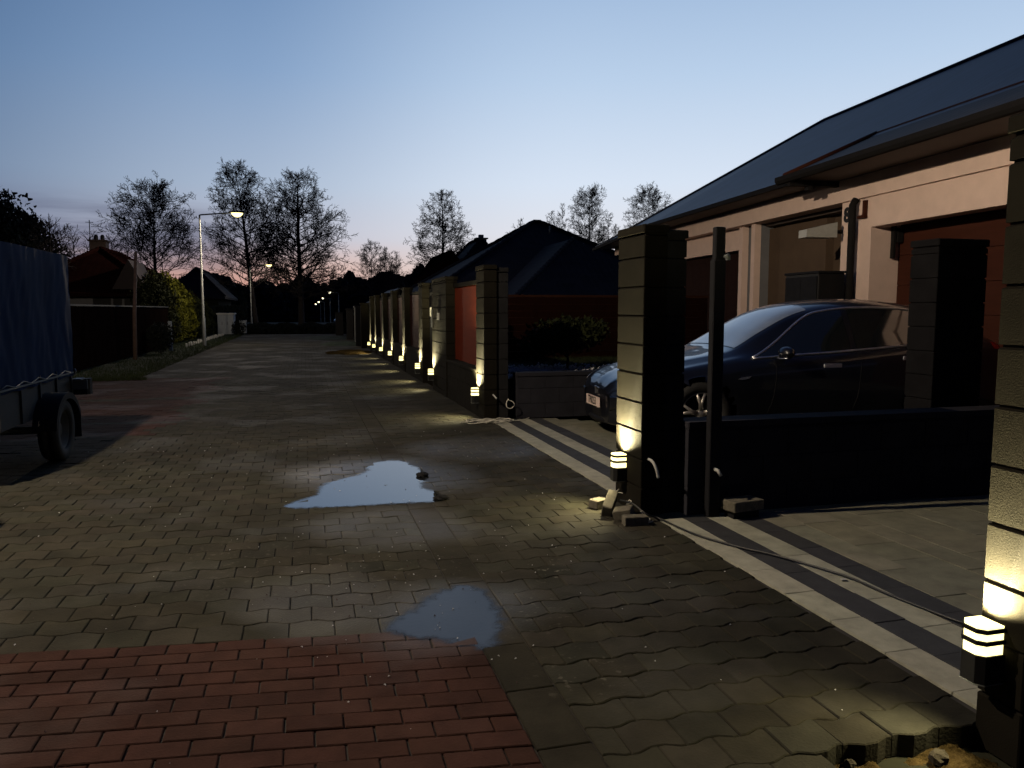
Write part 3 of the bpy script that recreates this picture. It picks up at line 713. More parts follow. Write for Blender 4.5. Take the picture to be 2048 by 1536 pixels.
# black cable over the near driveway
pts = [(2.14, 5.0, 0.09), (2.17, 4.85, 0.10), (2.22, 4.72, 0.055)] + [gnd(u, v) + (0.012,) for u, v in ((1318, 1040), (1390, 1072), (1480, 1098), (1560, 1117), (1690, 1156), (1760, 1186), (1850, 1222), (1930, 1252), (2060, 1290))]
cable('cable', pts, 0.0065, M_cablb, 'black cable snaking from the brick heap across the striped driveway')
pts = [gnd(u, v) + (z,) for u, v, z in ((1236, 1000, 0.10), (1244, 1004, 0.11), (1232, 1010, 0.10), (1250, 1012, 0.09), (1262, 1022, 0.07), (1252, 1026, 0.06), (1266, 1018, 0.08), (1285, 1036, 0.03), (1300, 1044, 0.02), (1292, 1050, 0.012), (1306, 1046, 0.012))]
cable('cable', pts, 0.004, M_cablw, 'thin white cable tangled among the loose bricks')
# loose bricks
def loose(u, v, z, l, w_, h_, rot, label, name='loose_brick', grp='loose concrete bricks at the gate pillar foot'):
    x, y = gnd(u, v, 0)
    m = MB(); m.box(-l / 2, l / 2, -w_ / 2, w_ / 2, -h_ / 2, h_ / 2, bev=0.005)
    o = m.build(name, M_stone, loc=(x, y, z)); o.rotation_euler = tuple(R(a) for a in rot); tag(o, label, 'brick', grp)
loose(1197, 1015, 0.035, 0.12, 0.09, 0.06, (0, 0, 25), 'small brick at the left of the heap, half behind the tilted one')
loose(1219, 1028, 0.075, 0.07, 0.19, 0.10, (28, 12, -32), 'brick tilted on end, highest of the heap')
loose(1247, 1040, 0.050, 0.13, 0.10, 0.07, (8, -14, -38), 'brick lying in the middle of the heap with white cable on it')
loose(1270, 1050, 0.035, 0.165, 0.08, 0.06, (0, 0, -6), 'brick lying flat at the right end of the heap')
r = empty('brick_stack', (2.93, 4.68, 0)); tag(r, 'two pale concrete slabs stacked on dark bricks by the low wall', 'brick stack')
m = MB(); m.box(-0.10, 0.11, -0.04, 0.07, 0, 0.055, bev=0.004, M=Matrix.Rotation(R(4), 4, 'Z')); m.build('lower_brick', M_blockd, r)
m = MB(); m.box(-0.13, 0.13, -0.07, 0.08, 0.056, 0.125, bev=0.005, M=Matrix.Rotation(R(9), 4, 'Z')); m.build('upper_brick', M_stone, r)
for u, v, lb in ((845, 952, 'broken piece of paver standing in the back edge of the puddle'), (882, 998, 'broken piece of paver at the right tip of the puddle')):
    x, y = gnd(u, v); m = MB(); rock(m, (0, 0, 0), 0.055, 0.45, seed=u); o = m.build('paver_fragment', M_blockd, loc=(x, y, 0.008)); tag(o, lb, 'rubble')
x, y = gnd(1687, 1162); m = MB(); m.prism([(-.014, -.008), (.013, -.011), (.016, .008), (-.011, .012)], 0, .006); tag(m.build('paper_scrap', M_white, loc=(x, y, 0.005)), 'scrap of white paper on the pale driveway stripe', 'litter')

# ------------------------------------------------------------------ main house on the right
HA = 4.6
hs = empty('house', (8.9, 8.4, -0.1), -R(HA)); tag(hs, 'cream rendered bungalow with a blue grey hip roof and brown garage doors', 'house')
def Z(z): return z + 0.1
def hbox(name, mt, *bx, parent=None, bev=0.0):
    m = MB()
    for b in bx: m.box(b[0], b[1], b[2], b[3], Z(b[4]), Z(b[5]), bev=bev)
    return m.build(name, mt, parent or hs)
SR = -5.0
# lintel beam carried along the whole front, white
hbox('eaves_beam', M_render, (0.0, 0.35, SR, 11.4, 3.32, 3.70), (0.0, 0.35, 11.401, 16.2, 3.28, 3.56))
# garage wall, pier and reveal (slightly set back under the beam)
hbox('garage_wall', M_render, (0.05, 0.60, 2.63, 3.46, -0.1, 3.32), (0.05, 0.35, SR, 2.63, 2.82, 3.32), (0.352, 0.60, SR, 2.63, 3.0, 3.318))
gd = hbox('garage_door', M_garage, *[(0.58, 0.62, SR, 2.63, -0.1 + k * 0.49, -0.1 + k * 0.49 + 0.482) for k in range(6)])
hbox('door_rail', M_gutter, (0.40, 0.44, 2.52, 2.60, 2.3, 2.84), parent=gd)
# porch recess
M_porch_shade = mat('porch_brown', (0.085, 0.058, 0.040), rough=0.95, var=0.1, vscale=2, spec=0.1)  # brown wall, darkened to carry the shade inside the recess
M_shadep = mat('grey_render', (0.16, 0.16, 0.17), rough=0.95, var=0.08, vscale=3, spec=0.1)  # render greyed so its colour holds the shade between the pilasters
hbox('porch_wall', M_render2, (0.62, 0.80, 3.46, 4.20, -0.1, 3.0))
hbox('porch_wall', M_porch_shade, (0.62, 0.80, 4.202, 6.70, -0.1, 3.318), (0.62, 0.80, 3.46, 4.20, 3.002, 3.318))
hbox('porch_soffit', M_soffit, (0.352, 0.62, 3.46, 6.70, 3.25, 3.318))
hbox('inner_wall', M_porch_shade, (0.45, 0.618, 4.55, 6.70, -0.1, 3.20))
# left part: wall set back with a tall brown door opening
hbox('pier_wall', M_shadep, (0.25, 0.55, 6.70, 7.42, -0.1, 3.318))
hbox('front_wall', M_render, (0.25, 0.55, 7.42, 11.6, 2.82, 3.318), (0.25, 0.55, 11.6, 16.0, -0.1, 3.318), (0.55, 9.6, 15.7, 16.0, -0.1, 3.6))
hbox('pilaster', M_render, (0.10, 0.248, 6.70, 6.86, -0.1, 3.318), (0.10, 0.248, 7.26, 7.42, -0.1, 3.318))
hbox('brown_door', M_brown, *[(0.45, 0.50, 7.42 + k * 0.418, 7.42 + k * 0.418 + 0.41, -0.1, 2.82) for k in range(10)])
hbox('window', M_brown, (0.20, 0.249, 13.2, 14.9, 0.9, 2.6))
# right side and rear walls close the volume
hbox('rear_wall', M_render, (9.3, 9.6, SR, 15.698, -0.1, 3.6), (0.60, 9.298, SR, SR + 0.3, -0.1, 3.6))
# main hip roof
def roofz(d): return 3.76 + 0.583 * (d + 0.6)
m = MB(); ey0, ey1 = SR - 3, 16.6; rd = 4.6; rz = roofz(rd)
m.add([(-0.6, ey0, Z(3.76)), (-0.6, ey1, Z(3.52)), (9.8, ey1, Z(3.60)), (9.8, ey0, Z(3.76)), (rd, ey0, Z(rz)), (rd, 11.4, Z(rz)), (-0.6, 11.4, Z(3.76))], [(0, 4, 5, 6), (6, 5, 1), (1, 5, 2), (2, 5, 4, 3), (0, 3, 4), (0, 6, 1, 2, 3)])
rf = m.build('roof', M_roofB, hs)
m = MB()
for (ya, za), (yb, zb) in (((3.85, 3.70), (11.4, 3.70)), ((11.401, 3.70), (ey1 + .06, 3.45))):
    m.add([(x, y, Z(z)) for x in (-.66, -.602) for y, z in ((ya, za), (ya, za + .09), (yb, zb + .09), (yb, zb))], [(0, 1, 2, 3), (7, 6, 5, 4), (0, 4, 5, 1), (1, 5, 6, 2), (2, 6, 7, 3), (3, 7, 4, 0)])
m.build('fascia', M_gutter, hs)
hbox('eaves_soffit', M_soffit, (-0.60, -0.002, 3.81, 11.3, 3.71, 3.73))
m = MB(); m.tube([(rd, ey0, Z(rz) + .02), (rd, 11.4, Z(rz) + .02), (-0.55, ey1 - .05, Z(3.56))], 0.05, 8); m.build('ridge_tiles', M_roofB, rf)
# porch roof over the garage, lower pitch, pushed out towards the street
def pz(d): return 3.80 + 0.45 * (d + 0.9)
m = MB(); ps = 3.80
m.add([(-0.9, SR - 3, Z(3.80)), (-0.9, ps, Z(3.80)), (0.9, ps, Z(pz(0.9))), (0.9, SR - 3, Z(pz(0.9))), (-0.9, SR - 3, Z(3.73)), (-0.9, ps, Z(3.73)), (0.9, ps, Z(pz(0.9) - .1)), (0.9, SR - 3, Z(pz(0.9) - .1))], [(0, 3, 2, 1), (4, 5, 6, 7), (1, 2, 6, 5), (0, 1, 5, 4)])
pr = m.build('porch_roof', M_roofW, hs)
m = MB(); m.tube([(-0.9, ps, Z(3.82)), (0.9, ps, Z(pz(0.9) + .02))], 0.04, 8); m.tube([(0.9, ps, Z(pz(0.9) + .01)), (0.9, SR - 3, Z(pz(0.9) + .01))], 0.035, 8); m.build('roof_edge', M_garage, pr)
hbox('porch_soffit', M_soffit, (-0.88, -0.002, SR, ps - .02, 3.705, 3.725))
m = MB()
prof = [(-1.02, 3.79), (-1.02, 3.72), (-0.99, 3.67), (-0.94, 3.66), (-0.905, 3.69), (-0.905, 3.80)]
for y0, y1 in ((SR - 3, ps + 0.1),):
    vs = [(x, y0, Z(z)) for x, z in prof] + [(x, y1, Z(z)) for x, z in prof]; n = len(prof)
    m.add(vs, [(i, i + 1, n + i + 1, n + i) for i in range(n - 1)] + [tuple(range(n)), tuple(n + i for i in reversed(range(n)))])
m.build('gutter', M_gutter, hs)
m = MB(); m.tube([(-0.02, 2.97, Z(3.31)), (-0.08, 2.97, Z(3.22)), (-0.08, 2.97, Z(-0.1))], 0.06, 12); m.build('downpipe', M_gutter, hs)
m = MB(); m.box(-0.95, -0.002, 3.50, 3.60, Z(3.60), Z(3.70)); m.box(-0.6, -0.52, 3.49, 3.61, Z(3.54), Z(3.599)); m.build('bracket', M_gutter, hs)
# house number, bracket and floodlight
Mx = lambda s, z: Matrix.Translation((0.045, s, Z(z))) @ Matrix(((0, 0, -1, 0), (-1, 0, 0, 0), (0, 1, 0, 0), (0, 0, 0, 1)))
text_mesh('8', 0.34, 'house_number', M_black, hs, Mx(3.30, 3.08), 0.012, 0.012)
m = MB(); m.box(-0.02, 0.048, 2.74, 2.79, Z(2.98), Z(3.27)); m.box(-0.02, 0.048, 2.79, 2.93, Z(2.98), Z(3.03)); m.build('hook_bracket', M_garage, hs)
fl = empty('floodlight', (0, 0, 0)); fl.parent = hs; fl.location = (-0.42, 3.42, Z(2.80))
m = MB(); m.add([(-0.30, -0.13, -0.10), (-0.30, 0.13, -0.10), (-0.30, 0.13, 0.03), (-0.30, -0.13, 0.03), (0.26, -0.16, -0.10), (0.26, 0.16, -0.10), (0.26, 0.16, 0.16), (0.26, -0.16, 0.16)],
               [(3, 2, 1, 0), (4, 5, 6, 7), (0, 1, 5, 4), (1, 2, 6, 5), (2, 3, 7, 6), (3, 0, 4, 7)]); m.build('housing', M_white, fl)
m = MB(); m.box(0.26, 0.45, -0.03, 0.03, -0.02, 0.04); m.build('arm', M_black, fl)
hbox('wall_lamp_arm', M_gutter, (0.46, 0.56, 2.50, 2.56, 2.56, 2.80))
# dark cupboard by the pier
ax = empty('storage_cupboard', (8.9 + 0.213 * 0 + 0.16, 8.4 + 3.6, -0.1), -R(HA)); ax.location = Vector((8.9, 8.4, -0.1)) + Matrix.Rotation(-R(HA), 3, 'Z') @ Vector((-0.62, 3.05, 0))
tag(ax, 'tall black cupboard standing against the house behind the car roof', 'cupboard')
m = MB(); m.box(0, 0.5, 0, 1.05, 0, 2.17, bev=0.01); m.build('carcass', M_black, ax)
m = MB(); m.box(-0.02, -0.001, 0.02, 0.52, 0.05, 2.12); m.box(-0.02, -0.001, 0.53, 1.03, 0.05, 2.12); m.build('door', M_dsteel, ax)
m = MB(); m.box(-0.02, 0.52, -0.03, 1.08, 2.172, 2.21, bev=0.006); m.build('lid', M_dsteel, ax)

# ------------------------------------------------------------------ cars
CH = [ # x, ztop, yrail, zrail, ybelt, zbelt, yside
 (0.00, .60, .30, .585, .46, .54, .52), (0.05, .70, .42, .68, .62, .61, .72), (0.18, .79, .52, .765, .76, .70, .87), (0.45, .88, .60, .855, .84, .80, .955),
 (0.90, .985, .66, .955, .875, .885, .99), (1.25, 1.055, .69, 1.02, .885, .94, .995), (1.45, 1.11, .70, 1.07, .893, .972, 1.0), (1.80, 1.33, .665, 1.26, .90, 1.0, 1.0),
 (2.20, 1.54, .64, 1.455, .90, 1.03, 1.0), (2.60, 1.645, .63, 1.56, .90, 1.055, 1.0), (3.10, 1.685, .625, 1.60, .90, 1.09, 1.0), (3.60, 1.665, .615, 1.58, .895, 1.125, 1.0),
 (4.10, 1.60, .60, 1.51, .885, 1.155, .995), (4.50, 1.49, .58, 1.40, .87, 1.17, .98), (4.80, 1.34, .56, 1.26, .84, 1.15, .95), (4.95, 1.16, .54, 1.11, .78, 1.06, .90), (5.03, .92, .50, .88, .66, .84, .80)]
CE = [ # ordinary estate
 (0.00, .55, .30, .54, .46, .50, .50), (0.06, .68, .42, .66, .62, .60, .70), (0.2, .76, .52, .745, .74, .70, .82), (0.6, .83, .60, .81, .79, .78, .88),
 (1.10, .91, .64, .89, .80, .86, .90), (1.35, .97, .65, .94, .81, .90, .90), (1.75, 1.22, .60, 1.17, .81, .92, .90), (2.10, 1.40, .56, 1.34, .80, .93, .90),
 (2.60, 1.47, .55, 1.40, .80, .95, .90), (3.40, 1.47, .54, 1.40, .80, .97, .90), (4.0, 1.43, .53, 1.36, .79, .99, .89), (4.3, 1.36, .52, 1.29, .77, 1.0, .86), (4.5, 1.05, .50, 1.0, .70, .95, .80), (4.58, .70, .45, .68, .6, .64, .7)]
CV = [ # unseen dark panel van, tail shaped for its shadow
 (0.00, .62, .40, .60, .60, .56, .66), (0.08, .86, .58, .83, .76, .74, .82), (0.5, 1.02, .66, .99, .86, .86, .90), (0.95, 1.18, .68, 1.14, .88, 1.0, .94), (1.35, 1.62, .68, 1.54, .90, 1.10, .95), (1.7, 1.88, .70, 1.78, .91, 1.12, .95),
 (2.1, 1.95, .74, 1.86, .91, 1.13, .95), (3.4, 1.95, .76, 1.86, .91, 1.13, .95), (4.35, 1.94, .76, 1.86, .91, 1.13, .95), (4.5, 1.90, .76, 1.82, .90, 1.12, .94), (4.55, 1.2, .74, 1.1, .88, 1.0, .90)]
def spline(tab, x):
    if x <= tab[0][0]: return tab[0][1:]
    for i in range(len(tab) - 1):
        if tab[i][0] <= x <= tab[i + 1][0]:
            t = (x - tab[i][0]) / (tab[i + 1][0] - tab[i][0]); a = tab[max(i - 1, 0)]; b = tab[i]; c = tab[i + 1]; d = tab[min(i + 2, len(tab) - 1)]
            o = []
            for k in range(1, 7):
                h = c[0] - b[0]; m0 = (c[k] - a[k]) / max(c[0] - a[0], 1e-6) * h; m1 = (d[k] - b[k]) / max(d[0] - b[0], 1e-6) * h
                o.append((2 * t**3 - 3 * t * t + 1) * b[k] + (t**3 - 2 * t * t + t) * m0 + (-2 * t**3 + 3 * t * t) * c[k] + (t**3 - t * t) * m1)
            return o
    return tab[-1][1:]
def section(tab, x):
    zt, yr, zr, yb, zb, ys = spline(tab, x)
    return [(0, zt), (yr * .35, zt - .006), (yr * .7, zt - (zt - zr) * .35), (yr * .93, zr + .012), (yr + (yb - yr) * .12, zr - (zr - zb) * .10), (yr + (yb - yr) * .55, zr - (zr - zb) * .5), (yb - .002, zb + .012),
            (yb + (ys - yb) * .6, zb - .05), (ys, zb - .17), (ys - .004, .55), (ys - .02, .40), (ys - .05, .27), (ys - .13, .21), (0, .20)]
NS = 13
def csurf(tab, x, t):
    P = section(tab, x); t = max(0, min(NS, t)); i = min(int(t), NS - 1); f = t - i
    a = P[max(i - 1, 0)]; b = P[i]; c = P[i + 1]; d = P[min(i + 2, NS)]
    if i == 0: a = (-c[0], c[1])
    g_ = lambda k: 0.5 * ((2 * b[k]) + (-a[k] + c[k]) * f + (2 * a[k] - 5 * b[k] + 4 * c[k] - d[k]) * f * f + (-a[k] + 3 * b[k] - 3 * c[k] + d[k]) * f ** 3)
    return Vector((x, g_(0), g_(1)))
def build_car(label, group, loc, rz, tab, m_paint, wb, wr, detail=True, plate=None, glass=None, wsglass=None, front=0.93, rim=None):
    L_ = tab[-1][0]; ys_ = tab[len(tab) // 2][6]
    r = empty('parked_car', loc, rz); tag(r, label, 'car', group)
    wx = (front, front + wb)
    m = MB(); nx, nt_ = (110, 52) if detail else (46, 26)
    for sd_ in (1, -1):
        vs = []; 
        for i in range(nx + 1):
            x = L_ * i / nx
            for j in range(nt_ + 1):
                p = csurf(tab, x, NS * j / nt_)
                if j > nt_ * 0.5:
                    for w_ in wx:
                        dx, dz = p.x - w_, p.z - wr; q = math.hypot(dx, dz); Ra = wr + 0.065
                        if q < Ra and q > Ra - 0.055: p.x = w_ + dx / q * Ra; p.z = wr + dz / q * Ra
                vs.append((p.x, p.y * sd_, p.z))
        fs = []
        for i in range(nx):
            for j in range(nt_):
                a = i * (nt_ + 1) + j; c = sum((Vector(vs[k]) for k in (a, a + 1, a + nt_ + 1, a + nt_ + 2)), Vector()) / 4
                if abs(c.y) > 0.5 and any(math.hypot(c.x - w_, c.z - wr) < wr + 0.045 for w_ in wx): continue
                q = (a, a + 1, a + nt_ + 2, a + nt_ + 1); fs.append(q if sd_ > 0 else q[::-1])
        m.add(vs, fs, 0, None, True)
        for e, xx in ((0, 0), (1, L_)):
            ring = [csurf(tab, xx, NS * j / 20) for j in range(21)]
            m.add([(p.x, p.y * sd_, p.z) for p in ring], [tuple(range(21))], 0)
    body = m.build('body', m_paint, r)
    for w_ in wx: m = MB(); m.box(w_ - wr - .06, w_ + wr + .06, -ys_ + 0.14, ys_ - 0.14, 0.22, wr * 2 + .09); m.build('wheel_well', M_black, r)
    def patch(name, mt, x0, x1, t0, t1, off, sides=(1, -1), nu=24, nv=10, parent=None, f0=None, f1=None):
        m = MB()
        for s_ in sides:
            def fn(u, v):
                x = x0 + (x1 - x0) * u; a = f0(x) if f0 else t0; b = f1(x) if f1 else t1
                t = a + (b - a) * v; p = csurf(tab, x, t); dt = csurf(tab, x, t + .02) - csurf(tab, x, t - .02); dx = csurf(tab, x + .01, t) - csurf(tab, x - .01, t)
                n = dt.cross(dx); n = n.normalized() if n.length > 1e-9 else Vector((0, 0, 1))
                if n.dot(Vector((0, p.y, p.z - 0.6))) < 0: n = -n
                q = p + n * off; return (q.x, q.y * s_, q.z)
            m.grid(fn, nu, nv)
        return m.build(name, mt, parent or body)
    k = L_ / 5.03
    xA, xT, xE = [q for q in (1.47, 2.42, 4.55)]
    if tab is not CH: xA, xT, xE = 1.38, 2.02, 4.15
    patch('windscreen', wsglass or glass, xA, xT, 0.0, 3.0, 0.006)
    # side glass between belt and rail, tapering to the A pillar and the tail
    def top(x):
        a = (x - xA - 0.12) / (xT - xA + 0.1); b = (xE - x) / 0.75
        return 6.0 - 2.15 * max(0, min(1, a * 1.25)) ** 0.8 * min(1, max(0, b)) ** 0.6
    def bot(x): return 6.05
    segs = ((xA + 0.14, 2.82, 'side_window'), (2.90, 3.92, 'side_window'), (3.97, xE - 0.02, 'side_window')) if tab is CH else ((xA + 0.14, 2.45, 'side_window'), (2.52, 3.45, 'side_window'), (3.52, xE - 0.02, 'side_window'))
    for a, b, nm in segs:
        for s_ in (1, -1): patch(nm, glass, a, b, 0, 0, 0.006, (s_,), 26, 6, None, top, bot)
    patch('rear_window', glass, L_ * 0.90, L_ * 0.962, 0.0, 2.9, 0.006)
    if detail:
        for s_ in (1, -1):
            m = MB(); P = []
            xs_ = [xA + 0.10 + (xE - xA - 0.10) * i / 40 for i in range(41)]
            def off(x, t, o=0.010):
                p = csurf(tab, x, t); return (p.x, (p.y + o) * s_, p.z)
            m.tube([off(x, top(x) - 0.06) for x in xs_], 0.014, 6); m.tube([off(x, 6.12) for x in xs_], 0.013, 6)
            m.build('chrome_trim', M_chrome, body)
            # door seams
            for xd in (1.78, 2.86, 3.95):
                q = MB(); q.tube([off(xd + 0.05 * math.sin(t), t, -0.001) for t in [6.3 + i * 0.4 for i in range(13)]], 0.004, 4); q.build('door_seam', M_black, body)
            # handle
            for xh in (2.52, 3.55):
                q = MB(); p = off(xh, 7.9, 0.012); q.box(p[0] - .10, p[0] + .13, min(p[1], p[1] - .02 * s_), max(p[1], p[1] - .02 * s_), p[2] - .022, p[2] + .022, bev=0.006); q.build('door_handle', M_chrome, body)
            # mirror
            p = off(1.92, 6.1, 0.0); q = MB(); vs = []
            def mf(u, v, p=p, s_=s_):
                ph = math.pi * u; th = 2 * math.pi * v
                return (p[0] - .02 + .10 * math.cos(ph) * 0.8, p[1] + s_ * (.16 + .125 * math.sin(ph) * math.cos(th)), p[2] + .045 + .075 * math.sin(ph) * math.sin(th))
            q.grid(mf, 10, 16); q.box(p[0] - .03, p[0] + .04, min(p[1] - .02 * s_, p[1] + .12 * s_), max(p[1] - .02 * s_, p[1] + .12 * s_), p[2] - .02, p[2] + .012); mr = q.build('mirror', m_paint, body)
            q = MB(); q.tube([(p[0] - .07, p[1] + s_ * .06, p[2] - .015), (p[0] - .085, p[1] + s_ * .16, p[2] - .02), (p[0] - .06, p[1] + s_ * .26, p[2] - .01)], 0.006, 6); q.build('mirror_trim', M_chrome, mr)
            # fender badge and camera
            p = off(1.42, 8.15, 0.006); q = MB()
            q.prism([(p[0] - .07, p[2] - .006), (p[0] - .03, p[2] + .012), (p[0] + .09, p[2] + .024), (p[0] + .06, p[2] - .002), (p[0] - .02, p[2] - .014)], -0.004, 0.004,
                    M=Matrix.Translation((0, p[1], 0)) @ Matrix(((1, 0, 0, 0), (0, 0, -1, 0), (0, 1, 0, 0), (0, 0, 0, 1)))); q.build('side_badge', M_chrome, body)
            # headlights / tail lights / sill
            def fr(x, t, o=.004):
                p = csurf(tab, x, t); return (p.x - .006, (p.y + o) * s_, p.z + .004)
            q = MB(); q.grid(lambda u, v: fr(0.07 + 0.40 * u, 5.3 + (0.9 + 0.5 * (1 - u)) * v, .006), 14, 6); q.build('headlight', M_lens, body)
            q = MB(); q.tube([fr(0.10 + 0.35 * i / 8, 6.3 - 0.35 * i / 8, .010) for i in range(9)], 0.005, 5); q.build('headlight_strip', M_chrome, body)
            q = MB(); q.grid(lambda u, v: tuple(Vector(off(L_ - 0.30 + 0.24 * u, 6.3 + 1.2 * v, .008))), 8, 5); q.build('tail_light', M_redl, body)
            q = MB(); q.tube([off(x, 11.3, .012) for x in [1.45 + 2.0 * i / 14 for i in range(15)]], 0.010, 5); q.build('sill_trim', M_chrome, body)
            q = MB(); p = off(0.30, 9.2, .006); q.box(p[0] - .012, p[0] + .012, min(p[1], p[1] + .008 * s_), max(p[1], p[1] + .008 * s_), p[2] - .03, p[2] + .03, bev=.003); q.build('side_reflector', M_amber, body)
        # nose: chrome moustache with shield, lower grille, plate
        q = MB(); q.tube([(0.055 - .05 * math.cos(i / 12 * math.pi / 2 * 1.0) + 0.10 * (abs(i) / 12) ** 2, 0.040 * i, 0.60 + .012 * (abs(i) / 12)) for i in range(-12, 13)], 0.008, 6)
        q.prism([(-.035, .03), (.035, .03), (.012, .005), (.008, -.055), (-.008, -.055), (-.012, .005)], -.008, .008, M=Matrix.Translation((-0.012, 0, 0.585)) @ Matrix(((0, 0, -1, 0), (1, 0, 0, 0), (0, 1, 0, 0), (0, 0, 0, 1)))); q.build('emblem', M_chrome, body)
        q = MB()
        def gf(u, v):
            y = -0.62 + 1.24 * u; z = 0.23 + 0.12 * v; return (0.02 + 0.17 * (abs(y) / 0.62) ** 2.2 - 0.03, y, z)
        q.grid(gf, 24, 4); q.build('lower_grille', M_black, body)
        q = MB()
        def lf(u, v):
            y = -0.72 + 1.44 * u; a = v * math.pi; return (0.0 + 0.22 * (abs(y) / 0.72) ** 2.2 - 0.04 * math.sin(a), y, 0.19 + 0.035 * (1 - math.cos(a)) / 2 * 2)
        q.grid(lf, 28, 5); q.build('bumper_lip', M_black, body)
    if plate:
        z0 = 0.44
        q = MB(); q.box(-0.050, -0.038, -0.265, 0.265, z0 - .058, z0 + .058, bev=.006); pl_ = q.build('number_plate', M_plate, body)
        Mx = Matrix.Translation((-0.0512, 0.02, z0)) @ Matrix(((0, 0, -1, 0), (-1, 0, 0, 0), (0, 1, 0, 0), (0, 0, 0, 1))) @ Matrix.Diagonal((0.78, 1.15, 1, 1))
        text_mesh(plate, 0.115, 'plate_number', M_black, pl_, Mx, 0.0008, 0.0015)
    for w_ in wx:
        for s_ in (1, -1):
            wl = empty('wheel', (0, 0, 0)); wl.parent = r; wl.location = (w_, s_ * (ys_ - 0.125), wr); 
            M_ = Matrix.Rotation(-s_ * math.pi / 2, 4, 'X')
            rr = wr * 0.70
            q = MB(); q.lathe([(rr, -.11), (wr * .93, -.115), (wr, -.08), (wr, .08), (wr * .93, .115), (rr, .11), (rr * .97, .08), (rr * .97, -.08)], 36 if detail else 16, M=M_, closed=True); q.build('tyre', M_rubber, wl)
            q = MB(); q.lathe([(rr * .99, .10), (rr * .93, .105), (rr * .90, .06), (rr * .90, -.06)], 36 if detail else 16, M=M_)
            for k_ in range(5):
                a = k_ * 2 * math.pi / 5 + 0.35
                for da in ((-.13, .13) if detail else (0,)):
                    c0, s0 = math.cos(a + da * .6), math.sin(a + da * .6); c1, s1 = math.cos(a + da * 1.5), math.sin(a + da * 1.5)
                    q.tube([M_ @ Vector((c0 * .05, s0 * .05, .085)), M_ @ Vector((c0 * rr * .5, s0 * rr * .5, .088)), M_ @ Vector((c1 * rr * .93, s1 * rr * .93, .095))], [.024, .019, .017], 6)
            q.lathe([(0, .10), (.04, .10), (.055, .085), (.055, .04)], 14, M=M_); q.build('rim', rim or M_rim, wl)
            q = MB(); q.lathe([(0, .02), (rr * .72, .02), (rr * .72, .0)], 24, M=M_); q.build('brake_disc', M_dsteel, wl)
    return r
M_paintb = mat('dark_blue_paint', (0.004, 0.005, 0.009), rough=0.35, coat=0.8, metal=0.2, var=0.12, vscale=2, rvar=0.05)
M_paintg = mat('dark_grey_paint', (0.02, 0.02, 0.022), rough=0.35, coat=0.6, var=0.1, vscale=2)
M_paintw = mat('silver_paint', (0.42, 0.44, 0.46), rough=0.4, coat=0.5, var=0.06, vscale=2)
M_glass = mat('tinted_glass', (0.006, 0.008, 0.010), rough=0.06, spec=0.8, coat=1.0, rvar=0.03, vscale=3)
M_ws = mat('dewy_windscreen', (0.13, 0.155, 0.19), rough=0.36, spec=1.0, coat=0.9, rvar=0.06, vscale=6, var=0.25)
M_lens = mat('headlight_lens', (0.10, 0.10, 0.11), rough=0.12, spec=0.8, coat=1.0, var=0.1, vscale=20)
M_amber = mat('amber_reflector', (0.55, 0.14, 0.03), rough=0.3, var=0.1, vscale=9)
M_plate = mat('plate_white', (0.62, 0.50, 0.44), rough=0.5, var=0.04, vscale=9)
M_rim = mat('alloy_rim', (0.42, 0.40, 0.37), rough=0.35, metal=0.8, var=0.1, vscale=20)
build_car('dark blue family car with a dewy windscreen parked nose to the street', None, (3.44, 8.80, -0.10), -R(4.0), CH, M_paintb, 2.965, 0.365, True, 'TP00253', M_glass, M_ws)
build_car('silver car parked far down the street under the lamps', None, (8.6, 218, gz(218) - 0.08), R(80), CE, M_paintw, 2.6, 0.31, False, None, M_glass)
build_car('dark panel van coupled to the blue trailer, outside the left edge', None, (-3.12, 1.22, 0.0), R(90), CV, M_paintg, 2.6, 0.31, True, None, M_glass)  # out of view, added to throw the shadow at the lower left

# ------------------------------------------------------------------ trailer
tr = empty('covered_trailer', (-3.2, 7.76, 0)); tag(tr, 'utility trailer with a high blue tarpaulin cover at the left edge', 'trailer')
hw, y0, y1 = 0.80, -0.80, 1.30
m = MB()
for s_ in (1, -1): m.box(min(s_ * hw, s_ * (hw - .03)), max(s_ * hw, s_ * (hw - .03)), y0, y1, 0.45, 0.84)
m.box(-hw + .031, hw - .031, y0, y0 + .03, .45, .84); m.box(-hw + .031, hw - .031, y1 - .03, y1, .45, .84); m.box(-hw + .031, hw - .031, y0 + .031, y1 - .031, .45, .49)
for yy in (-0.76, -0.25, 0.25, 0.75, 1.24): m.box(hw + .0005, hw + .018, yy, yy + .04, .455, .835)
m.build('side_panels', M_tside, tr)
m = MB(); NY, NZ = 60, 30
def tf(s_):
    def f(u, v):
        y = y0 - .02 + (y1 - y0 + .04) * u; z = 0.76 + 1.24 * v - (0.012 * abs(math.sin(u * 18)) if v == 0 else 0)
        w_ = 0.030 * noise.noise(Vector((u * 4, v * 1.6, s_))) + 0.013 * noise.noise(Vector((u * 13 + v * 2.5, v * 2.2, s_))) * (1.3 - v) + 0.006 * noise.noise(Vector((u * 30 - v * 6, v * 7, s_)))
        return (s_ * (hw + .022 + w_), y, z)
    return f
for s_ in (1, -1): m.grid(tf(s_), NY, NZ)
def te(yy, sg):
    def f(u, v):
        x = -hw - .022 + (2 * hw + .044) * u; z = 0.76 + 1.24 * v; return (x, yy + sg * 0.02 * noise.noise(Vector((u * 6, v * 3, yy))) * (4 * u * (1 - u)), z)
    return f
m.grid(te(y0 - .02, -1), 30, 24); m.grid(te(y1 + .02, 1), 30, 24)
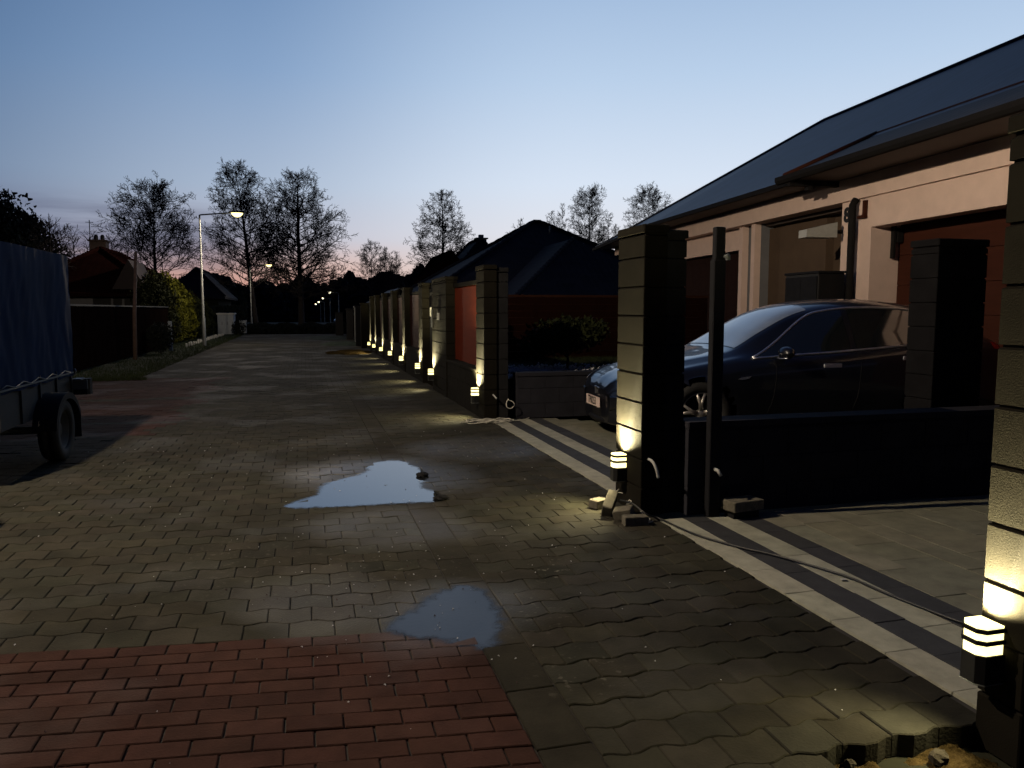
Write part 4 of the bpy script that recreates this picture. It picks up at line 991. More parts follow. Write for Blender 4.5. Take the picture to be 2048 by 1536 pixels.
m.grid(lambda u, v: (-hw - .022 + (2 * hw + .044) * u, y0 - .02 + (y1 - y0 + .04) * v, 2.0 + 0.05 * math.sin(math.pi * u) + 0.008 * math.cos(v * 14)), 16, 24)
tp = m.build('tarpaulin', M_tarp, tr)
m = MB(); m.tube([(hw + .03, y0 - .02 + k * 0.2, 0.80 + (0.022 if k % 2 else -0.012)) for k in range(11)], 0.006, 5); m.build('lacing_cord', M_cablb, tp)
m = MB()
m.box(hw + .022, hw + .034, y0 + .02, y1 - .02, .778, .792)
m.build('lacing_rail', M_galv, tr)
m = MB(); m.tube([(hw + .03, y1 + .02, .82), (hw + .045, y1 + .01, .79), (hw + .03, y1, .76)], .01, 6); m.build('corner_catch', M_galv, tr)
m = MB()
m.box(-hw, hw, y0, y0 + .06, .38, .45); m.box(-hw, hw, y1 - .06, y1, .38, .45); m.box(-.04, .04, y0 - 1.1, y1, .36, .43); m.tube([(-hw - .02, .35, .31), (hw + .02, .35, .31)], .035, 8)
m.tube([(-.6, y0, .40), (0, y0 - 1.0, .40)], .03, 6); m.tube([(.6, y0, .40), (0, y0 - 1.0, .40)], .03, 6); m.build('chassis', M_galv, tr)
m = MB(); m.tube([(0, y0 - 1.1, .40), (0, y0 - 1.35, .42)], .03, 8); m.tube([(0.12, y0 - .7, .05), (.12, y0 - .7, .5)], .024, 8); m.build('coupling', M_black, tr)
for s_ in (1, -1):
    wl = empty('wheel', (0, 0, 0)); wl.parent = tr; wl.location = (s_ * (hw + .085), .42, .30); M_ = Matrix.Rotation(-s_ * math.pi / 2, 4, 'Y') @ Matrix.Rotation(math.pi if s_ > 0 else math.pi, 4, 'X')
    q = MB(); q.lathe([(.19, -.08), (.275, -.085), (.295, -.06), (.30, -.02), (.293, -.018), (.293, .018), (.30, .02), (.295, .06), (.275, .085), (.19, .08), (.18, .05), (.18, -.05)], 36, M=M_, closed=True); q.build('tyre', M_rubber, wl)
    q = MB(); q.lathe([(0, .02), (.06, .03), (.07, .01), (.15, .0), (.165, .055), (.19, .06)], 24, M=M_); q.build('rim', M_tside, wl)
    q = MB()
    def ff(u, v, s_=s_):
        a = math.pi * (0.02 + 0.96 * u); rr_ = .365; x0_ = s_ * hw; return (x0_ + s_ * (0.0 + .20 * v), .42 - math.cos(a) * rr_ * 1.12, .32 + math.sin(a) * rr_ * 0.92)
    q.grid(ff, 20, 4); q.grid(lambda u, v, s_=s_: (s_ * (hw + .20), ff(u, 1)[1] * (1 - v * .0), ff(u, 1)[2] - .06 * v), 20, 1); fd = q.build('fender', M_black, tr)
    q = MB(); q.box(min(s_ * (hw + .0), s_ * (hw + .20)), max(s_ * hw, s_ * (hw + .20)), .80, .812, .17, .46); q.build('mud_flap', M_rubber, tr)
    q = MB(); q.prism([(-.19, 0), (.05, 0), (.075, .03), (.075, .12), (-.19, .12)], -.02, .15, M=Matrix.Translation((s_ * (hw + .09), y1 + .02, .56)) @ Matrix.Rotation(0, 4, 'Z')); lt = q.build('light_housing', M_black, tr)
    q = MB(); q.box(s_ * (hw + .09) - .07, s_ * (hw + .09) + .07, y1 + .141, y1 + .155, .565, .655, bev=.004); q.build('tail_lens', M_redl, lt)
    q = MB(); q.box(min(s_ * (hw - .1), s_ * (hw + .15)), max(s_ * (hw - .1), s_ * (hw + .15)), y1 + .001, y1 + .019, .60, .70); q.box(s_ * (hw + .09) - .04, s_ * (hw + .09) + .04, y1 - .16, y1 + .0, .71, .725); q.build('light_bracket', M_galv, lt)

# ------------------------------------------------------------------ street lamps
def street_lamp(x, y, h, label, arm=1.15, side=1, power=0, far=False, lensm=None, zoff=0.0):
    r = empty('street_lamp', (x, y, zoff)); tag(r, label, 'street lamp', 'street lamps')
    k = 1.6 if far else 1.0
    m = MB(); m.tube([(0, 0, -.1), (0, 0, .0), (0, 0, 1.1), (0, 0, 1.12), (0, 0, h)], [.075 * k, .075 * k, .07 * k, .05 * k, .033 * k], 10); m.build('pole', M_galv, r)
    m = MB(); m.tube([(0, 0, h - .01), (side * .05, 0, h + .01), (side * arm, 0, h + .12)], .028 * k, 8); m.build('arm', M_galv, r)
    m = MB()
    x0 = side * (arm - .05); 
    def hf(u, v):
        a = math.pi * v; wv = math.sin(math.pi * min(1, max(0, u * .94 + .03))) ** .5
        return (x0 + side * .62 * u, .13 * wv * math.cos(a), h + .13 + .09 * wv * math.sin(a))
    m.grid(hf, 14, 10); hd = m.build('lantern', M_dsteel, r)
    m = MB()
    def lf(u, v):
        a = math.pi * v; wv = math.sin(math.pi * u) ** .6
        return (x0 + side * (.08 + .46 * u), .14 * k * wv * math.cos(a), h + .125 - .17 * k * wv * math.sin(a))
    m.grid(lf, 12, 10); m.build('lens', lensm or (M_sglowf if far else M_sglow), hd)
    if power:
        lo = light('lantern_light', 'POINT', (side * (arm + .28), 0, h - .10), power, (1.0, 0.82, 0.60), r, 0.05)
        ld = lo.data; ld.use_nodes = True; nt = ld.node_tree; em = nt.nodes['Emission']       # batwing distribution of a street lantern
        tc = nt.nodes.new('ShaderNodeTexCoord'); sx = nt.nodes.new('ShaderNodeSeparateXYZ'); cr = nt.nodes.new('ShaderNodeFloatCurve')
        nt.links.new(tc.outputs['Normal'], sx.inputs[0]); mr = nt.nodes.new('ShaderNodeMapRange'); mr.inputs['From Min'].default_value = -1; mr.inputs['From Max'].default_value = 1
        nt.links.new(sx.outputs['Z'], mr.inputs['Value']); nt.links.new(mr.outputs['Result'], cr.inputs['Value'])
        cv = cr.mapping.curves[0]; cv.points[0].location = (0, .5); cv.points[1].location = (1, 0)
        for x, y in ((.25, .55), (.34, .7), (.42, 1.0), (.45, .85), (.485, .25), (.51, 0.0)): cv.points.new(x, y)
        for p_ in cv.points: p_.handle_type = 'VECTOR'
        cr.mapping.update(); ml = nt.nodes.new('ShaderNodeMath'); ml.operation = 'MULTIPLY'; ml.inputs[1].default_value = 6.0
        nt.links.new(cr.outputs[0], ml.inputs[0]); nt.links.new(ml.outputs[0], em.inputs['Strength'])
    return r
PW = 600
street_lamp(-4.33, 5.3, 5.25, 'street lamp outside the left edge that lights the near paving', power=PW)
street_lamp(-3.90, 33.1, 5.18, 'nearest street lamp on a grey pole by the clipped hedge', power=PW * .42)
street_lamp(-3.95, 63.0, 5.0, 'second street lamp, its pole behind the utility cabinet', zoff=-.2, power=PW * .12)
for D, u, lb in ((130, 679, 'largest and nearest of the far lamps beyond the end of the paving'), (167, 662, 'far lamp, second of the receding row beyond the end of the paving'), (207, 650.5, 'far lamp, third of the receding row beyond the end of the paving'), (240, 643, 'far lamp, fourth and faint in the receding row'), (285, 672, 'faint low far lamp seen against the pole of the second far lamp')):
    a = math.atan((u - 1024) / F) + YAW; Y_ = D; X_ = D * math.tan(a)
    street_lamp(X_, Y_, 5.3, lb, side=-1, far=True, power=PW * 0.5 if D < 200 else 0, zoff=gz(Y_) + 0.05)

# ------------------------------------------------------------------ vegetation
def bare_tree(label, X, Y, H_, prof, n_limb=44, mt=None, seed=1, trunk=0.24, lean=(0, 0), rise=0.30, twig=0.018, fork=False, group='bare trees against the dusk sky', cones=True, base=None, name='bare_tree', c0=0.2):
    rg = random.Random(seed); mt = mt or M_bark
    z0 = (gz(Y) if base is None else base) - 0.1
    r = empty(name, (X, Y, z0)); tag(r, label, 'tree', group)
    def tr_(h):
        f = h / H_; return Vector((lean[0] * f + 0.10 * math.sin(f * 5 + seed) * f * H_ / 12, lean[1] * f, h))
    def env(f):
        for (a, ra), (b, rb) in zip(prof, prof[1:]):
            if a <= f <= b: return ra + (rb - ra) * (f - a) / (b - a)
        return 0.05
    mk = MB(); pts = [tr_(H_ * .93 * i / 16) for i in range(17)]
    mk.tube(pts, [max(.02, trunk * (1 - i / 16) ** 0.85 * (1.25 if i == 0 else 1)) for i in range(17)], 8)
    cw = MB()
    def twigs(p, d, l, rad, depth):
        if l < 0.14: return
        d = d.normalized(); q = p; k = 4 if depth < 2 else 2
        P = [p]; rr = [rad]
        for i in range(k):
            d = (d + Vector((rg.gauss(0, .16), rg.gauss(0, .16), rg.gauss(0.03, .12)))).normalized(); q = q + d * (l / k); P.append(q); rr.append(max(rad * (1 - (i + 1) / k * .75), 0.006))
        cw.tube(P, rr, 3, smooth=False)
        if depth == 0: nb, ll = 8, .50
        elif depth == 1: nb, ll = 6, .46
        elif depth == 2: nb, ll = (4, .5) if twig > .0125 else (3, .5)
        else:
            if cones and rg.random() < .5:
                c = P[-1]; s_ = rg.uniform(.02, .042)
                cw.add([c + Vector((s_, 0, 0)), c + Vector((-s_, 0, s_ * .5)), c + Vector((0, s_, -s_ * .6)), c + Vector((0, -s_, s_))], [(0, 1, 2), (0, 2, 3), (0, 3, 1), (1, 3, 2)])
            return
        for i in range(nb):
            t = 0.22 + 0.78 * (i + rg.random()) / nb; idx = min(int(t * k), k - 1); f = t * k - idx; b = P[idx].lerp(P[idx + 1], f)
            ax = (P[idx + 1] - P[idx]).normalized(); pr_ = ax.orthogonal().normalized(); pr_.rotate(Matrix.Rotation(rg.uniform(0, 6.28), 3, ax))
            nd = (ax * rg.uniform(.55, .95) + pr_ * rg.uniform(.55, .95) + Vector((0, 0, .02))).normalized()
            twigs(b, nd, l * ll * (1.15 - .55 * t) * rg.uniform(.75, 1.25), max(rad * .5, twig * (1 if depth < 2 else .8)), depth + 1)
    n_limb = int(n_limb * 1.6)
    for i in range(n_limb):
        f = c0 + (0.97 - c0) * (i + rg.random()) / n_limb
        R_ = max(env(f), env(min(.99, f + rise * .2))) * rg.uniform(.95, 1.25)
        az = i * 2.399 + rg.uniform(-.4, .4); out = Vector((math.cos(az), math.sin(az), 0))
        up = rise * (0.8 + 0.9 * f) * rg.uniform(.7, 1.3)
        b = tr_(min(f, .92) * H_); l = max(.55, R_) * 1.05
        d = (out + Vector((0, 0, up))).normalized()
        twigs(b, d, l * .92, max(.02, trunk * .30 * (1.15 - f)), 0)
    mk.build('trunk', mt, r); cw.build('crown', mt, r)
    return r
def atx(u, Y_):  # world x where the picture column u meets depth Y_
    return Y_ * math.tan(math.atan((u - 1024) / F) + YAW)
def hz(v, u, Y_):
    a = math.atan((u - 1024) / F); D = Y_ / math.cos(a + YAW) * math.cos(a); return H + (620 - v) / 1540 * D
G1 = [(0, .2), (.18, 2.0), (.35, 3.2), (.55, 3.3), (.75, 2.6), (.9, 1.5), (1, .3)]
Y_ = 62; bare_tree('broad bare tree left of the first street lamp', atx(318, Y_), Y_, hz(368, 318, Y_) - gz(Y_), [(0, .4), (.3, 3.2), (.42, 3.7), (.62, 2.9), (.85, 2.1), (1, .4)], 34, seed=3, trunk=.20, c0=.34, rise=.5)
Y_ = 66; bare_tree('tall leaning bare tree behind the first street lamp', atx(516, Y_), Y_, hz(326, 490, Y_) - gz(Y_), [(0, .5), (.25, 2.9), (.45, 3.2), (.7, 2.7), (.88, 1.6), (1, .4)], 46, seed=5, trunk=.24, lean=(-1.35, 0), c0=.26, rise=.42)
Y_ = 70; bare_tree('tallest bare tree with a thick straight trunk beside the lamp-lit gap', atx(604, Y_), Y_, hz(338, 604, Y_) - gz(Y_), [(0, .5), (.2, 3.2), (.42, 3.7), (.6, 3.3), (.78, 2.2), (.92, 1.2), (1, .4)], 58, seed=8, trunk=.30, c0=.20, rise=.34)
Y_ = 78; bare_tree('bare tree standing alone above the dark red roof', atx(886, Y_), Y_, hz(374, 886, Y_) - gz(Y_), [(0, .5), (.35, 3.3), (.5, 3.1), (.68, 2.3), (.85, 1.5), (1, .3)], 42, seed=11, trunk=.22, c0=.36, rise=.34)
Y_ = 88; bare_tree('tall bare tree behind the slate roof with a bare lower trunk', atx(1178, Y_), Y_, hz(378, 1178, Y_) - gz(Y_), [(0, .4), (.5, 2.0), (.7, 2.6), (.88, 2.0), (1, .4)], 34, seed=13, trunk=.20, c0=.52, rise=.5)
Y_ = 80; bare_tree('bare tree showing over the near gate pillar', atx(1292, Y_), Y_, hz(374, 1294, Y_) - gz(Y_), [(0, .4), (.4, 2.6), (.65, 2.9), (.85, 2.2), (1, .5)], 40, seed=17, trunk=.22, c0=.42, rise=.45)
for i, (u, v, w_, Y_, lb) in enumerate(((745, 476, 30, 95, 'slender bare birch left of a similar pair over the far wood'), (775, 488, 22, 97, 'slender bare birch in the middle of the three over the far wood'), (796, 496, 18, 99, 'slender bare birch right of the other two over the far wood'),
        (1215, 416, 28, 92, 'slender bare tree right of the tall one behind the slate roof'), (1122, 396, 24, 90, 'slender bare tree just right of the slate roof peak'), (1100, 412, 28, 94, 'slender bare tree directly behind the slate roof peak'), (1040, 428, 26, 92, 'slender bare tree left of the slate roof peak'), (1020, 455, 24, 96, 'lowest slender bare tree between chimney and slate roof peak'), (932, 480, 24, 84, 'low bare tree right beside the tree over the red roof'))):
    hh = hz(v, u, Y_) - gz(Y_); ww = w_ / 1540 * Y_ * 1.6
    bare_tree(lb, atx(u, Y_), Y_, hh, [(0, .3), (.3, ww), (.5, ww), (.75, ww * .6), (1, .15)], 24, mt=M_barkr if i < 3 else M_bark, seed=30 + i, trunk=.11, c0=.30, rise=.75, twig=.017, cones=i > 2, name='bare_tree')
Y_ = 34; bare_tree('small bare tree left of the red roof behind the trailer', atx(110, Y_), Y_, hz(436, 110, Y_), [(0, .3), (.5, 1.1), (.75, 1.2), (1, .3)], 14, seed=41, trunk=.07, c0=.55, rise=.5, twig=.008)
for i, (u, v) in enumerate(((160, 468), (190, 458), (232, 470), (262, 488))):
    Y_ = 44 + i; lb = ('thin bare shrub left of the brick chimney', 'thin bare shrub behind the brick chimney', 'thin bare shrub right of the brick chimney', 'low bare shrub over the right slope of the red roof')[i]
    bare_tree(lb, atx(u, Y_), Y_, hz(v, u, Y_), [(0, .3), (.5, 1.0), (.8, .9), (1, .3)], 9, seed=51 + i, trunk=.04, c0=.4, rise=.9, twig=.008)

def leafy(name, label, X, Y, z0, parts, n, size, mt, cat='tree', group=None, trunkh=0.5, trunk=0.08, seed=0, tall=1.0):
    """crown of many small leaf sprays in overlapping ellipsoids; parts=[(dx,dy,z,rx,ry,rz)]"""
    rg = random.Random(seed); r = empty(name, (X, Y, z0)); tag(r, label, cat, group)
    m = MB(); tot = sum(p[3] * p[5] for p in parts)
    for dx, dy, z, rx, ry, rzz in parts:
        for k in range(int(n * rx * rzz / tot)):
            d = Vector((rg.gauss(0, 1), rg.gauss(0, 1), rg.gauss(0, 1))).normalized(); q = rg.random() ** .35
            q *= 1 + 0.22 * noise.noise(d * 2.3 + Vector((z, seed, dx)))
            c = Vector((dx + d.x * rx * q, dy + d.y * ry * q, z + d.z * rzz * q))
            if c.z < 0.02: continue
            s_ = size * rg.uniform(.5, 1.4); a = Vector((rg.gauss(0, 1), rg.gauss(0, 1), rg.gauss(0, 1) + .8)).normalized(); b = a.orthogonal().normalized(); b.rotate(Matrix.Rotation(rg.uniform(0, 6.3), 3, a))
            m.add([c - b * s_ * .4, c + a * s_ * tall - b * s_ * .1, c + a * s_ * tall + b * s_ * .2, c + b * s_ * .4], [(0, 1, 2, 3)])
    m.build('crown' if cat == 'tree' else 'foliage', mt, r)
    t = MB(); t.tube([(0, 0, -.1), (0.02, 0, trunkh * .5), (0, 0, trunkh)], [trunk, trunk * .8, trunk * .5], 7)
    for k in range(5): a = k * 1.3; t.tube([(0, 0, trunkh * .6), (math.cos(a) * .15, math.sin(a) * .15, trunkh)], [trunk * .4, trunk * .2], 5)
    t.build('trunk' if cat == 'tree' else 'stem', M_bark, r)
    return r
# dark mass of evergreen trees at the far left
for i, (u, v, w_, Y_, lb) in enumerate(((-50, 350, 170, 40, 'tallest dark evergreen at the left edge above the trailer'), (20, 392, 95, 42, 'dark evergreen rising behind the trailer cover'), (72, 432, 80, 44, 'lower dark evergreen sloping down towards the small bare tree'))):
    hh = hz(v, u, Y_); w2 = w_ / 1540 * Y_
    leafy('evergreen_tree', lb, atx(u, Y_), Y_, 0, [(0, 0, hh * .35, w2 * .9, w2 * .7, hh * .36), (0.1, 0, hh * .66, w2 * .7, w2 * .6, hh * .26), (-.1, 0, hh * .86, w2 * .35, w2 * .35, hh * .15)], 9000, .16, M_conif, group='dark evergreens behind the trailer', trunkh=hh * .6, trunk=.16, seed=60 + i)
# clipped thuja hedge along the left verge
thl = ['yellow green thuja column directly behind the nearest street lamp', 'yellow green thuja just right of the nearest street lamp pole', 'dark thuja at the left end of the hedge next to the wooden fence', 'dark green thuja in the middle of the left hedge', 'dark green thuja, second from the cabinet end of the left hedge', 'dark green thuja next to the pale utility cabinet']
for i, (Y_, hh, mt) in enumerate(((34.6, 3.05, M_thuja_lit), (37.2, 2.75, M_thuja_lit), (32.4, 2.95, M_thujad), (39.8, 2.45, M_thujad), (42.2, 2.2, M_thujad), (44.6, 2.0, M_thujad))):
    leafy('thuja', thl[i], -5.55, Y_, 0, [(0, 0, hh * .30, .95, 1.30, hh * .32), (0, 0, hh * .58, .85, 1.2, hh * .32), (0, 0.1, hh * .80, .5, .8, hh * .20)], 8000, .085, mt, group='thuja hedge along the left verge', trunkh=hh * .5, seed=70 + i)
# bush in the walled garden, white gravel and lawn
leafy('garden_bush', 'round evergreen bush behind the low block wall', 3.95, 11.4, 0.5, [(0, 0, .55, .62, .5, .28), (-.32, .1, .42, .4, .4, .22), (.35, 0, .62, .35, .35, .2)], 4200, .05, M_thujad, cat='bush', trunkh=.35, trunk=.025, seed=90)
m = MB(); m.box(2.45, 9.0, 10.002, 14.5, -.1, .50); tag(m.build('garden_bed', M_grass), kind='structure')
m = MB(); rg = random.Random(4)
for k in range(2600):
    x = rg.uniform(2.5, 6.4); y = 10.02 + abs(rg.gauss(0, .22)) if k % 4 else 11.35 + rg.gauss(0, .35); 
    if k % 4 == 0: x = max(2.7 + rg.random() * .2, rg.gauss(3.4, .5))
    s_ = rg.uniform(.012, .032); z = .505 + rg.uniform(0, .05)
    m.add([(x - s_, y, z), (x, y - s_, z + s_ * .4), (x + s_, y, z), (x, y + s_, z), (x + s_ * .2, y, z + s_)], [(0, 1, 4), (1, 2, 4), (2, 3, 4), (3, 0, 4)])
tag(m.build('white_gravel', M_gravel), 'band of white gravel along the top of the low wall', 'gravel', kind='stuff')
m = MB(); rg = random.Random(5)
for k in range(9000):
    x = rg.uniform(3.6, 8); y = rg.uniform(10.5, 14.4); a = rg.uniform(0, 6.3); h_ = rg.uniform(.03, .07)
    m.add([(x, y, .5), (x + .006 * math.cos(a), y + .006 * math.sin(a), .5), (x + rg.gauss(0, .015), y + rg.gauss(0, .015), .5 + h_)], [(0, 1, 2)])
tag(m.build('lawn', M_grassb), 'strip of green lawn behind the white gravel', 'grass', kind='stuff')
bf = empty('board_fence', (2.5, 14.5, .4)); tag(bf, 'dark red brown board fence behind the garden bush', 'fence')
m = MB()
for k in range(9): m.box(0, 5.6, 0, .03, .1 + k * .132, .1 + k * .132 + .128, bev=.003)
m.build('boards', mat('dark_boards', (0.0085, 0.0025, 0.0016), rough=0.95, var=0.2, vscale=2, spec=0.03), bf)
m = MB(); m.box(-.03, 5.63, -.02, .05, 1.29, 1.335, bev=.004); m.build('top_rail', mat('board_rail', (0.022, 0.008, 0.004), rough=0.9, var=0.2, vscale=2, spec=0.05), bf)
for k in range(4): m = MB(); m.box(.0 + k * 1.85, .08 + k * 1.85, .032, .11, 0, 1.28, bev=.004); m.build('post', M_dsteel, bf)

# grass verge on the left, with tufts
m = MB()
def vf(u, v):
    y = 17.45 + 30 * u; x = -3.45 - 3.2 * v + (0.15 * math.sin(y * 2.1) + 0.08 * math.sin(y * 5.3)) * (1 - v); z = -0.03 + 0.06 * v + .03 * noise.noise(Vector((x * 1.5, y * 1.5, 2)))
    return (x, y, z + (0.02 if v > .05 else -0.03))
m.grid(vf, 120, 14, smooth=True); tag(m.build('verge', M_grass), kind='structure')
m = MB(); m.box(-30, -6.6, 17.4, 60, -.1, .02); tag(m.build('garden_ground', M_grass), kind='structure')
m = MB(); rg = random.Random(6)
for k in range(26000):
    y = 17.35 + 30 * rg.random() ** 1.6; x = -3.40 - 3.0 * rg.random() ** 1.2; a = rg.uniform(0, 6.3); h_ = rg.uniform(.03, .10)
    m.add([(x, y, -.01), (x + .012 * math.cos(a), y + .012 * math.sin(a), -.01), (x + rg.gauss(0, .03), y + rg.gauss(0, .03), h_)], [(0, 1, 2)])
for k in range(3500):
    x = rg.uniform(-7, -3.2); y = 17.35 + rg.gauss(0, .08); a = rg.uniform(0, 6.3); h_ = rg.uniform(.03, .10)
    m.add([(x, y, -.01), (x + .012 * math.cos(a), y + .012 * math.sin(a), -.01), (x + rg.gauss(0, .03), y + rg.gauss(0, .03), h_)], [(0, 1, 2)])
tag(m.build('verge_grass', M_grassb), 'rough grass growing along the left verge', 'grass', kind='stuff')
# earth and grass patches along the right edge, far part
for i, (x, y, lx, ly, lb) in enumerate(((1.45, 26.6, .8, 1.3, 'dark heap of earth on the paving before the far end of the lit fence'), (1.6, 33.5, 1.0, 2.0, 'low dark patch of earth farther along the right edge'), (1.2, 41.0, 1.2, 2.6, 'farthest dark patch of earth at the right edge of the paving'))):
    m = MB(); m.grid(lambda u, v, lx=lx, ly=ly, i=i: ((u - .5) * 2 * lx, (v - .5) * 2 * ly, max(-.03, .09 * (1 - ((u - .5) * 2) ** 2 - ((v - .5) * 2) ** 2) + .05 * noise.noise(Vector((u * 6, v * 6, i))))), 24, 24)
    tag(m.build('earth_heap', M_soil if i == 0 else M_grass, loc=(x, y, 0)), lb, 'earth heap')
# dark hedge across the end of the paving
m = MB(); rg = random.Random(9)
for k in range(16000):
    x = rg.uniform(-9.5, 4.0); y = 52 + rg.gauss(0, .5); top_ = (.75 if x > -3.6 else 1.9) + .18 * noise.noise(Vector((x * 1.3, 0, 0))) - .2; z = -.2 + (top_ + .2) * rg.random() ** .6; s_ = rg.uniform(.04, .11); a = Vector((rg.gauss(0, 1), rg.gauss(0, 1), rg.gauss(0, 1))).normalized(); b = a.orthogonal() * s_
    c = Vector((x, y, z)); m.add([c - b, c + a * s_, c + b], [(0, 1, 2)])
m.box(-9.5, 4.0, 52.0, 52.6, -.6, .42)
tag(m.build('low_hedge', M_conif), 'low dark hedge closing off the end of the paved street', 'hedge', kind='stuff')

# distant wood
m = MB(); rg = random.Random(12)
for k in range(700):
    u = rg.uniform(-250, 1400); D = rg.uniform(260, 420); a = math.atan((u - 1024) / F) + YAW; X_, Y_ = D * math.sin(a) / math.cos(a - YAW), D * math.cos(a) / math.cos(a - YAW)
    tv = 556 + 10 * math.sin(u / 37.0) + 8 * math.sin(u / 13.0 + 2) - (14 if 700 < u < 860 else 0) + rg.uniform(-1, 10) + (10 if 590 < u < 700 else 0)
    hh = (620 - tv) / 1540 * D + H; b0 = gz(Y_) - .5; rr_ = rg.uniform(3.0, 6.5)
    con = rg.random() < .55; n = 9; prev = None; lv = 9
    vs = []
    for i in range(lv + 1):
        f = i / lv; rad = rr_ * ((1 - f) ** .8 * (1 if i % 2 else .68) if con else math.sin(math.pi * min(.98, .25 + f * .75)) ** .6) + .02
        for j in range(n):
            th = 2 * math.pi * j / n + i * .3; q = rad * rg.uniform(.7, 1.25); vs.append((X_ + q * math.cos(th), Y_ + q * math.sin(th), b0 + (hh - b0) * f + rg.uniform(-.3, .3) * (1 if i < lv else .3)))
    m.add(vs, [(i * n + j, i * n + (j + 1) % n, (i + 1) * n + (j + 1) % n, (i + 1) * n + j) for i in range(lv) for j in range(n)])
    if not con or rg.random() < .6:
        for q in range(60):
            th = rg.uniform(0, 6.3); rad = rr_ * rg.uniform(.3, 1.1); c = Vector((X_ + rad * math.cos(th), Y_ + rad * math.sin(th), hh - rg.uniform(0, 3.0) - rad * .5)); s_ = rg.uniform(.25, .6)
            m.add([c + Vector((-s_ * .3, 0, 0)), c + Vector((rg.gauss(0, .3), 0, s_ * 1.6)), c + Vector((s_ * .3, 0, 0))], [(0, 1, 2)])
tag(m.build('distant_wood', M_wood), 'far dark wood closing the horizon behind the street', 'wood', kind='stuff')
# nearer dark shrubs in front of the wood, around the far lamps
m = MB(); rg = random.Random(14)
for (x0, x1, yy, ht) in ((-26, -5.0, 74, 3.6), (4.6, 16, 60, 2.6)):
    for k in range(15000):
        x = rg.uniform(x0, x1); tp_ = ht + .9 * noise.noise(Vector((x * .5, yy, 0))) + .4 * noise.noise(Vector((x * 1.7, yy, 0))); z = gz(yy) + (tp_) * rg.random() ** .6; y = yy + rg.gauss(0, 1.0); s_ = rg.uniform(.06, .18)
        a = Vector((rg.gauss(0, 1), rg.gauss(0, 1), rg.gauss(0, 1))).normalized(); b = a.orthogonal() * s_; c = Vector((x, y, z)); m.add([c - b, c + a * s_ * 1.4, c + b], [(0, 1, 2)])
tag(m.build('dark_shrubs', M_conif), 'mass of dark shrubs on both sides of the lamp-lit gap', 'shrubs', kind='stuff')

# ------------------------------------------------------------------ left side: fence, house, pole, cabinet
lf_ = empty('wooden_fence', (-5.0, 12.5, 0)); tag(lf_, 'dark stained wooden fence along the left side', 'fence')
m = MB(); y = 0
while y < 19.2:
    m.box(-.012 + rnd.uniform(0, .002), .012, y, y + .135, .06, 1.52 + rnd.uniform(-.008, .008), tint=None); y += .142
m.build('boards', M_fence, lf_)
m = MB(); m.box(-.05, .045, 0, 19.2, 1.535, 1.57, bev=.004); m.build('cap_rail', M_tside, lf_)
for k in range(9): m = MB(); m.box(-.13, -.02, k * 2.36, k * 2.36 + .11, -.05, 1.53, bev=.004); m.build('post', M_fence, lf_)
m = MB(); m.tube([(-4.75, 24.3, 0), (-4.72, 24.35, 1.4), (-4.64, 24.5, 3.1)], [.06, .052, .042], 10)
tag(m.build('wooden_pole', M_pole), 'weathered leaning wooden pole in front of the left fence', 'pole')
leafy('dark_bush', 'dark bush at the foot of the left wooden fence', -4.55, 27.2, 0, [(0, 0, .55, .42, .6, .5)], 1800, .06, M_conif, cat='bush', trunkh=.4, trunk=.03, seed=95)
m = MB(); m.box(-.07, .07, -.03, .03, 0, 1.05, bev=.02); o = m.build('marker_post', M_cab, loc=(-4.55, 29.2, 0)); tag(o, 'short pale marker post beside the dark bush at the left fence', 'post')
for k in range(22):
    yy = 32.0 + k * .68
    if k == 0: st0 = None
    m = MB() if k == 0 else None
    if k == 0:
        m.box(-.03, .03, -.07, .07, -.1, .16, bev=.012); st = m.build('edging_stone', M_white, loc=(-4.42, yy, 0)); o = st
    else:
        o = st.copy(); COL.objects.link(o); o.location = (-4.42, yy, rnd.uniform(-.05, .03)); o.rotation_euler = (0, rnd.uniform(-.1, .1), rnd.uniform(-.1, .1))
    tag(o, 'small pale edging stone standing along the foot of the thuja hedge', 'edging stone', 'edging stones along the hedge')
# utility cabinets
cb_ = empty('utility_cabinet', (-4.1, 49.0, 0)); tag(cb_, 'large pale utility cabinet with doors beside the second lamp pole', 'utility cabinet')
m = MB(); m.box(-.9, .02, 0, 1.25, 0, 1.18, bev=.01); m.build('cabinet_body', M_cab, cb_)
m = MB(); m.box(-.96, .08, -.05, 1.30, 1.182, 1.26, bev=.02); m.build('lid', M_white, cb_)
for k in range(3): m = MB(); m.box(-.88 + k * .30, -.60 + k * .30, -.02, -.002, .12, 1.12); dd = m.build('door', M_cab, cb_); m = MB(); m.box(-.65 + k * .30, -.63 + k * .30, -.035, -.021, .55, .75); m.build('handle', M_black, dd)
m = MB(); m.box(-.05, .35, 0, .3, 0, .75, bev=.02); m.box(-.07, .37, -.02, .32, .752, .80, bev=.01); tag(m.build('utility_cabinet', M_cab, loc=(-3.85, 50.9, 0)), 'low pale utility box at the right of the large cabinet', 'utility cabinet')
leafy('dark_bush', 'small dark bush in front of the utility cabinets', -3.75, 48.0, 0, [(0, 0, .35, .40, .4, .42)], 1400, .06, M_conif, cat='bush', trunkh=.3, trunk=.02, seed=96)

